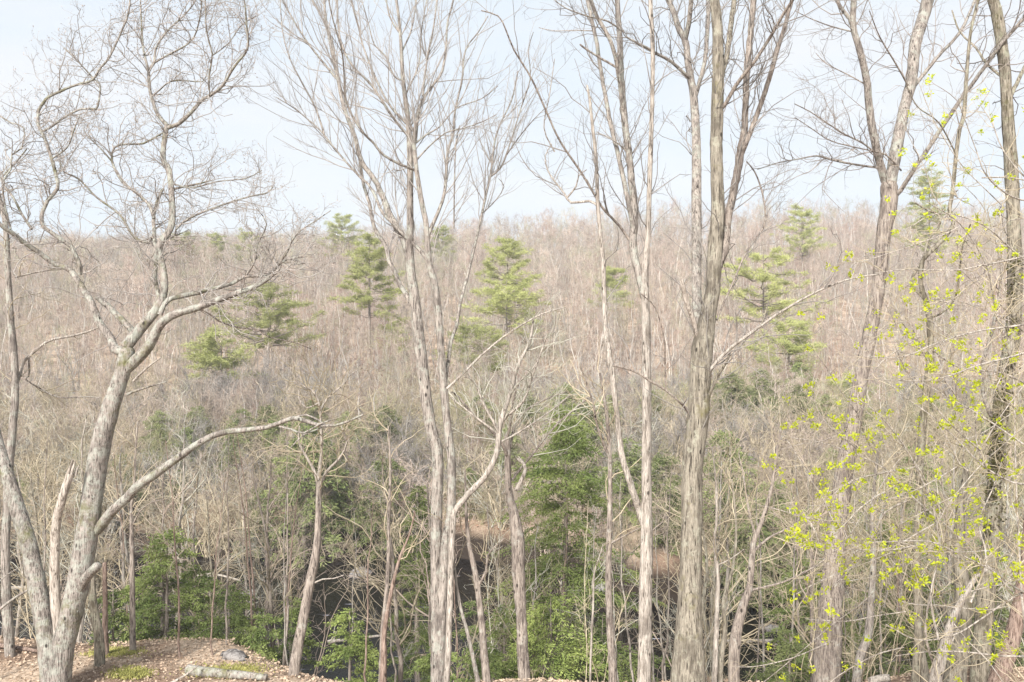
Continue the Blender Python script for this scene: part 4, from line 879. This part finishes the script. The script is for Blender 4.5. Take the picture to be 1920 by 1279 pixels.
bk = []
OPEN = lambda p: 600 < p < 800 or 850 < p < 950 or 1150 < p < 1250 or 1330 < p < 1490
for i in range(52):
    px = (i + r.uniform(-.4, .4)) * 1960 / 51 - 10; Yd = r.uniform(25, 33); x = (px - 960) / FPX * Yd; q = r.choice(5, p=[.28, .2, .16, .16, .2])
    if OPEN(px) and i % 5: continue
    ytop = r.uniform(720, 930) if not 980 < px < 1130 else 960; z = CAMZ - (ytop - 639.5) / FPX * Yd; H_ = z - float(ground(x, Yd))
    bk.append(put('small_tree', 'x', 'tree', 'small twiggy trees on the slope to the stream', x, Yd, *PBK[q], rz=r.rand() * 6.28, sc=H_ / 7, parts=('trunk', 'twigs')))
place_labels(bk, 'small twiggy tree')

# ------------------------------------------------------------------ logs, rocks, moss
def log(label, pts, r0, r1, m, seed, name='fallen_log', twig=0):
    rr = np.random.RandomState(seed); Q, R = smooth(np.array(pts, float), np.linspace(r0, r1, len(pts)), .15); g = Geo(); g.tubes(Q, R, 10, 0, rr, .08, cap=True)
    g.tubes(Q[:2][::-1] , R[:2][::-1], 10, 0, cap=True)
    if twig: g.tubes(*spawn(rr, segs(Q, R), twig, rmin=.008, LR=60, n=4, wig=.3, up=.05, lmax=.9), 4)
    o = link(name, g.mesh(name, m, Q[0]), loc=tuple(Q[0])); tag(o, label, 'log')
def G(px, Y, h=.1): x = (px - 960) / FPX * Y; return (x, Y, float(ground(x, Y)) + h)
log('mossy grey log lying on the leaf litter at the bottom left', [G(352,21.3,.12),G(420,21.0,.12),G(500,20.7,.08)], .13, .07, B_OAK, 1)
log('short dark broken log on the leaves left of the oak', [G(-10,22.9),G(40,22.8),G(72,22.6)], .06, .04, B_RED, 2)
log('pale barkless stick lying at the bottom edge', [G(320,20.55,.05),G(350,20.7,.2),G(372,20.9,.35)], .035, .015, DEAD, 3)
log('cut log end lying at the bottom right between the trunks', [G(1630,20.9),G(1650,20.8,.16),G(1668,20.7,.2)], .10, .09, B_PALE, 4)
log('white fallen trunk over the stream at the left edge', [(-30,47,-5.5),(-26.5,47,-5.1),(-24.7,47.4,-5.3)], .15, .09, B_PALE, 5, twig=1)
log('pale log caught above the rapids between the two left hemlocks', [(-18.5,50,-5.4),(-17.0,50.2,-5.2),(-15.3,50,-5.5)], .08, .05, B_PALE, 7)
log('bare dead limb lying in the dark water at the centre', [(-8.5,41,-5.9),(-6,40,-5.3),(-3.5,40,-4.9)], .08, .03, B_PALE, 8, twig=3)
log('dead limb sagging over the dark water at the right', [(8,41,-5.9),(11.5,40,-5.5),(14.5,40.5,-5.7)], .08, .04, B_PALE, 9, twig=3)
def rock(label, x, y, s_, seed, zz=None):
    rr = np.random.RandomState(seed); nu, nv = 14, 9; U, Vv = np.meshgrid(np.linspace(0, 2 * np.pi, nu + 1), np.linspace(0, np.pi, nv)); 
    A = rr.randn(6, 3); N = np.stack([np.cos(U) * np.sin(Vv), np.sin(U) * np.sin(Vv), np.cos(Vv)], -1)
    rad = 1 + .13 * sum(np.sin(N @ (a * 1.6) * 2 + i) for i, a in enumerate(A)) / 1.6
    V = N * rad[..., None] * np.array([1.3, .9, .6]) * s_
    i, j = np.meshgrid(np.arange(nv - 1), np.arange(nu), indexing='ij'); F = np.stack([i * (nu + 1) + j, (i + 1) * (nu + 1) + j, (i + 1) * (nu + 1) + j + 1, i * (nu + 1) + j + 1], -1).reshape(-1, 4)
    g = Geo(); g.add(V.reshape(-1, 3), F); z = float(ground(x, y)) if zz is None else zz
    o = link('rock', g.mesh('rock', STONE), loc=(x, y, z)); tag(o, label, 'rock', 'rocks'); o.rotation_euler[2] = rr.rand() * 6
p = G(432, 22.4, 0); rock('flat grey stone at the lip of the leafy bank', p[0], 22.7, .3, 1)
for i, (x, y, s_, lb) in enumerate([(-17.5, 51, .5, 'boulder in the rapids at the left'), (-14.5, 49, .35, 'small boulder right of the rapids'), (-9, 53, .6, 'boulder under the far bank left of centre'), (12.5, 43, .4, 'boulder in the dark water at the right'), (5, 50, .5, 'boulder in the water behind the pale trunk')]): rock(lb, x, y, s_, 10 + i, WATER_Z + .05)
def mossy(label, px, Y, s_, seed):
    rr = np.random.RandomState(seed); n = 2600; x = (px - 960) / FPX * Y + rr.randn(n) * s_; y = Y + rr.randn(n) * s_ * .7; C = np.stack([x, y, ground(x, y) + .02], 1); D = rr.randn(n, 3); D[:, 2] = abs(D[:, 2]) + .4
    g = Geo(); g.leaves(C, D, rr.uniform(.04, .09, n), 0, .35, rr); tag(link('moss', g.mesh('moss', MOSSM, smooth=False)), label, 'moss', kind='stuff')
MOSSM = plain('bright_moss', (.26, .26, .08), (.42, .40, .14), 3, .2)
mossy('bright green moss tuft on the leaves at the bottom left', 245, 21.1, .22, 1)
mossy('dull green moss patch on the leaves right of the oak foot', 215, 22.6, .3, 2)
mossy('pale moss on the lip of the leafy bank', 430, 21.6, .4, 3)

# ------------------------------------------------------------------ thin spring haze
hz = Geo(); x0, x1, y0, y1, z0, z1 = -300, 300, -6, 380, -9, 75
V = [(x, y, z) for z in (z0, z1) for y in (y0, y1) for x in (x0, x1)]
hz.add(V, [(0, 2, 3, 1), (4, 5, 7, 6), (0, 1, 5, 4), (2, 6, 7, 3), (0, 4, 6, 2), (1, 3, 7, 5)])
hm, t = mat('air'); pv = nd(t, 'ShaderNodeVolumePrincipled'); pv.inputs['Color'].default_value = (.95, .97, 1, 1); pv.inputs['Density'].default_value = .0006
o = nd(t, 'ShaderNodeOutputMaterial'); t.links.new(pv.outputs[0], o.inputs['Volume'])
HAZE = True
if HAZE: tag(link('haze', hz.mesh('haze', hm)), kind='stuff')
print('OBJECTS', len(COL.objects), 'faces', sum(len(m.polygons) for m in bpy.data.meshes))
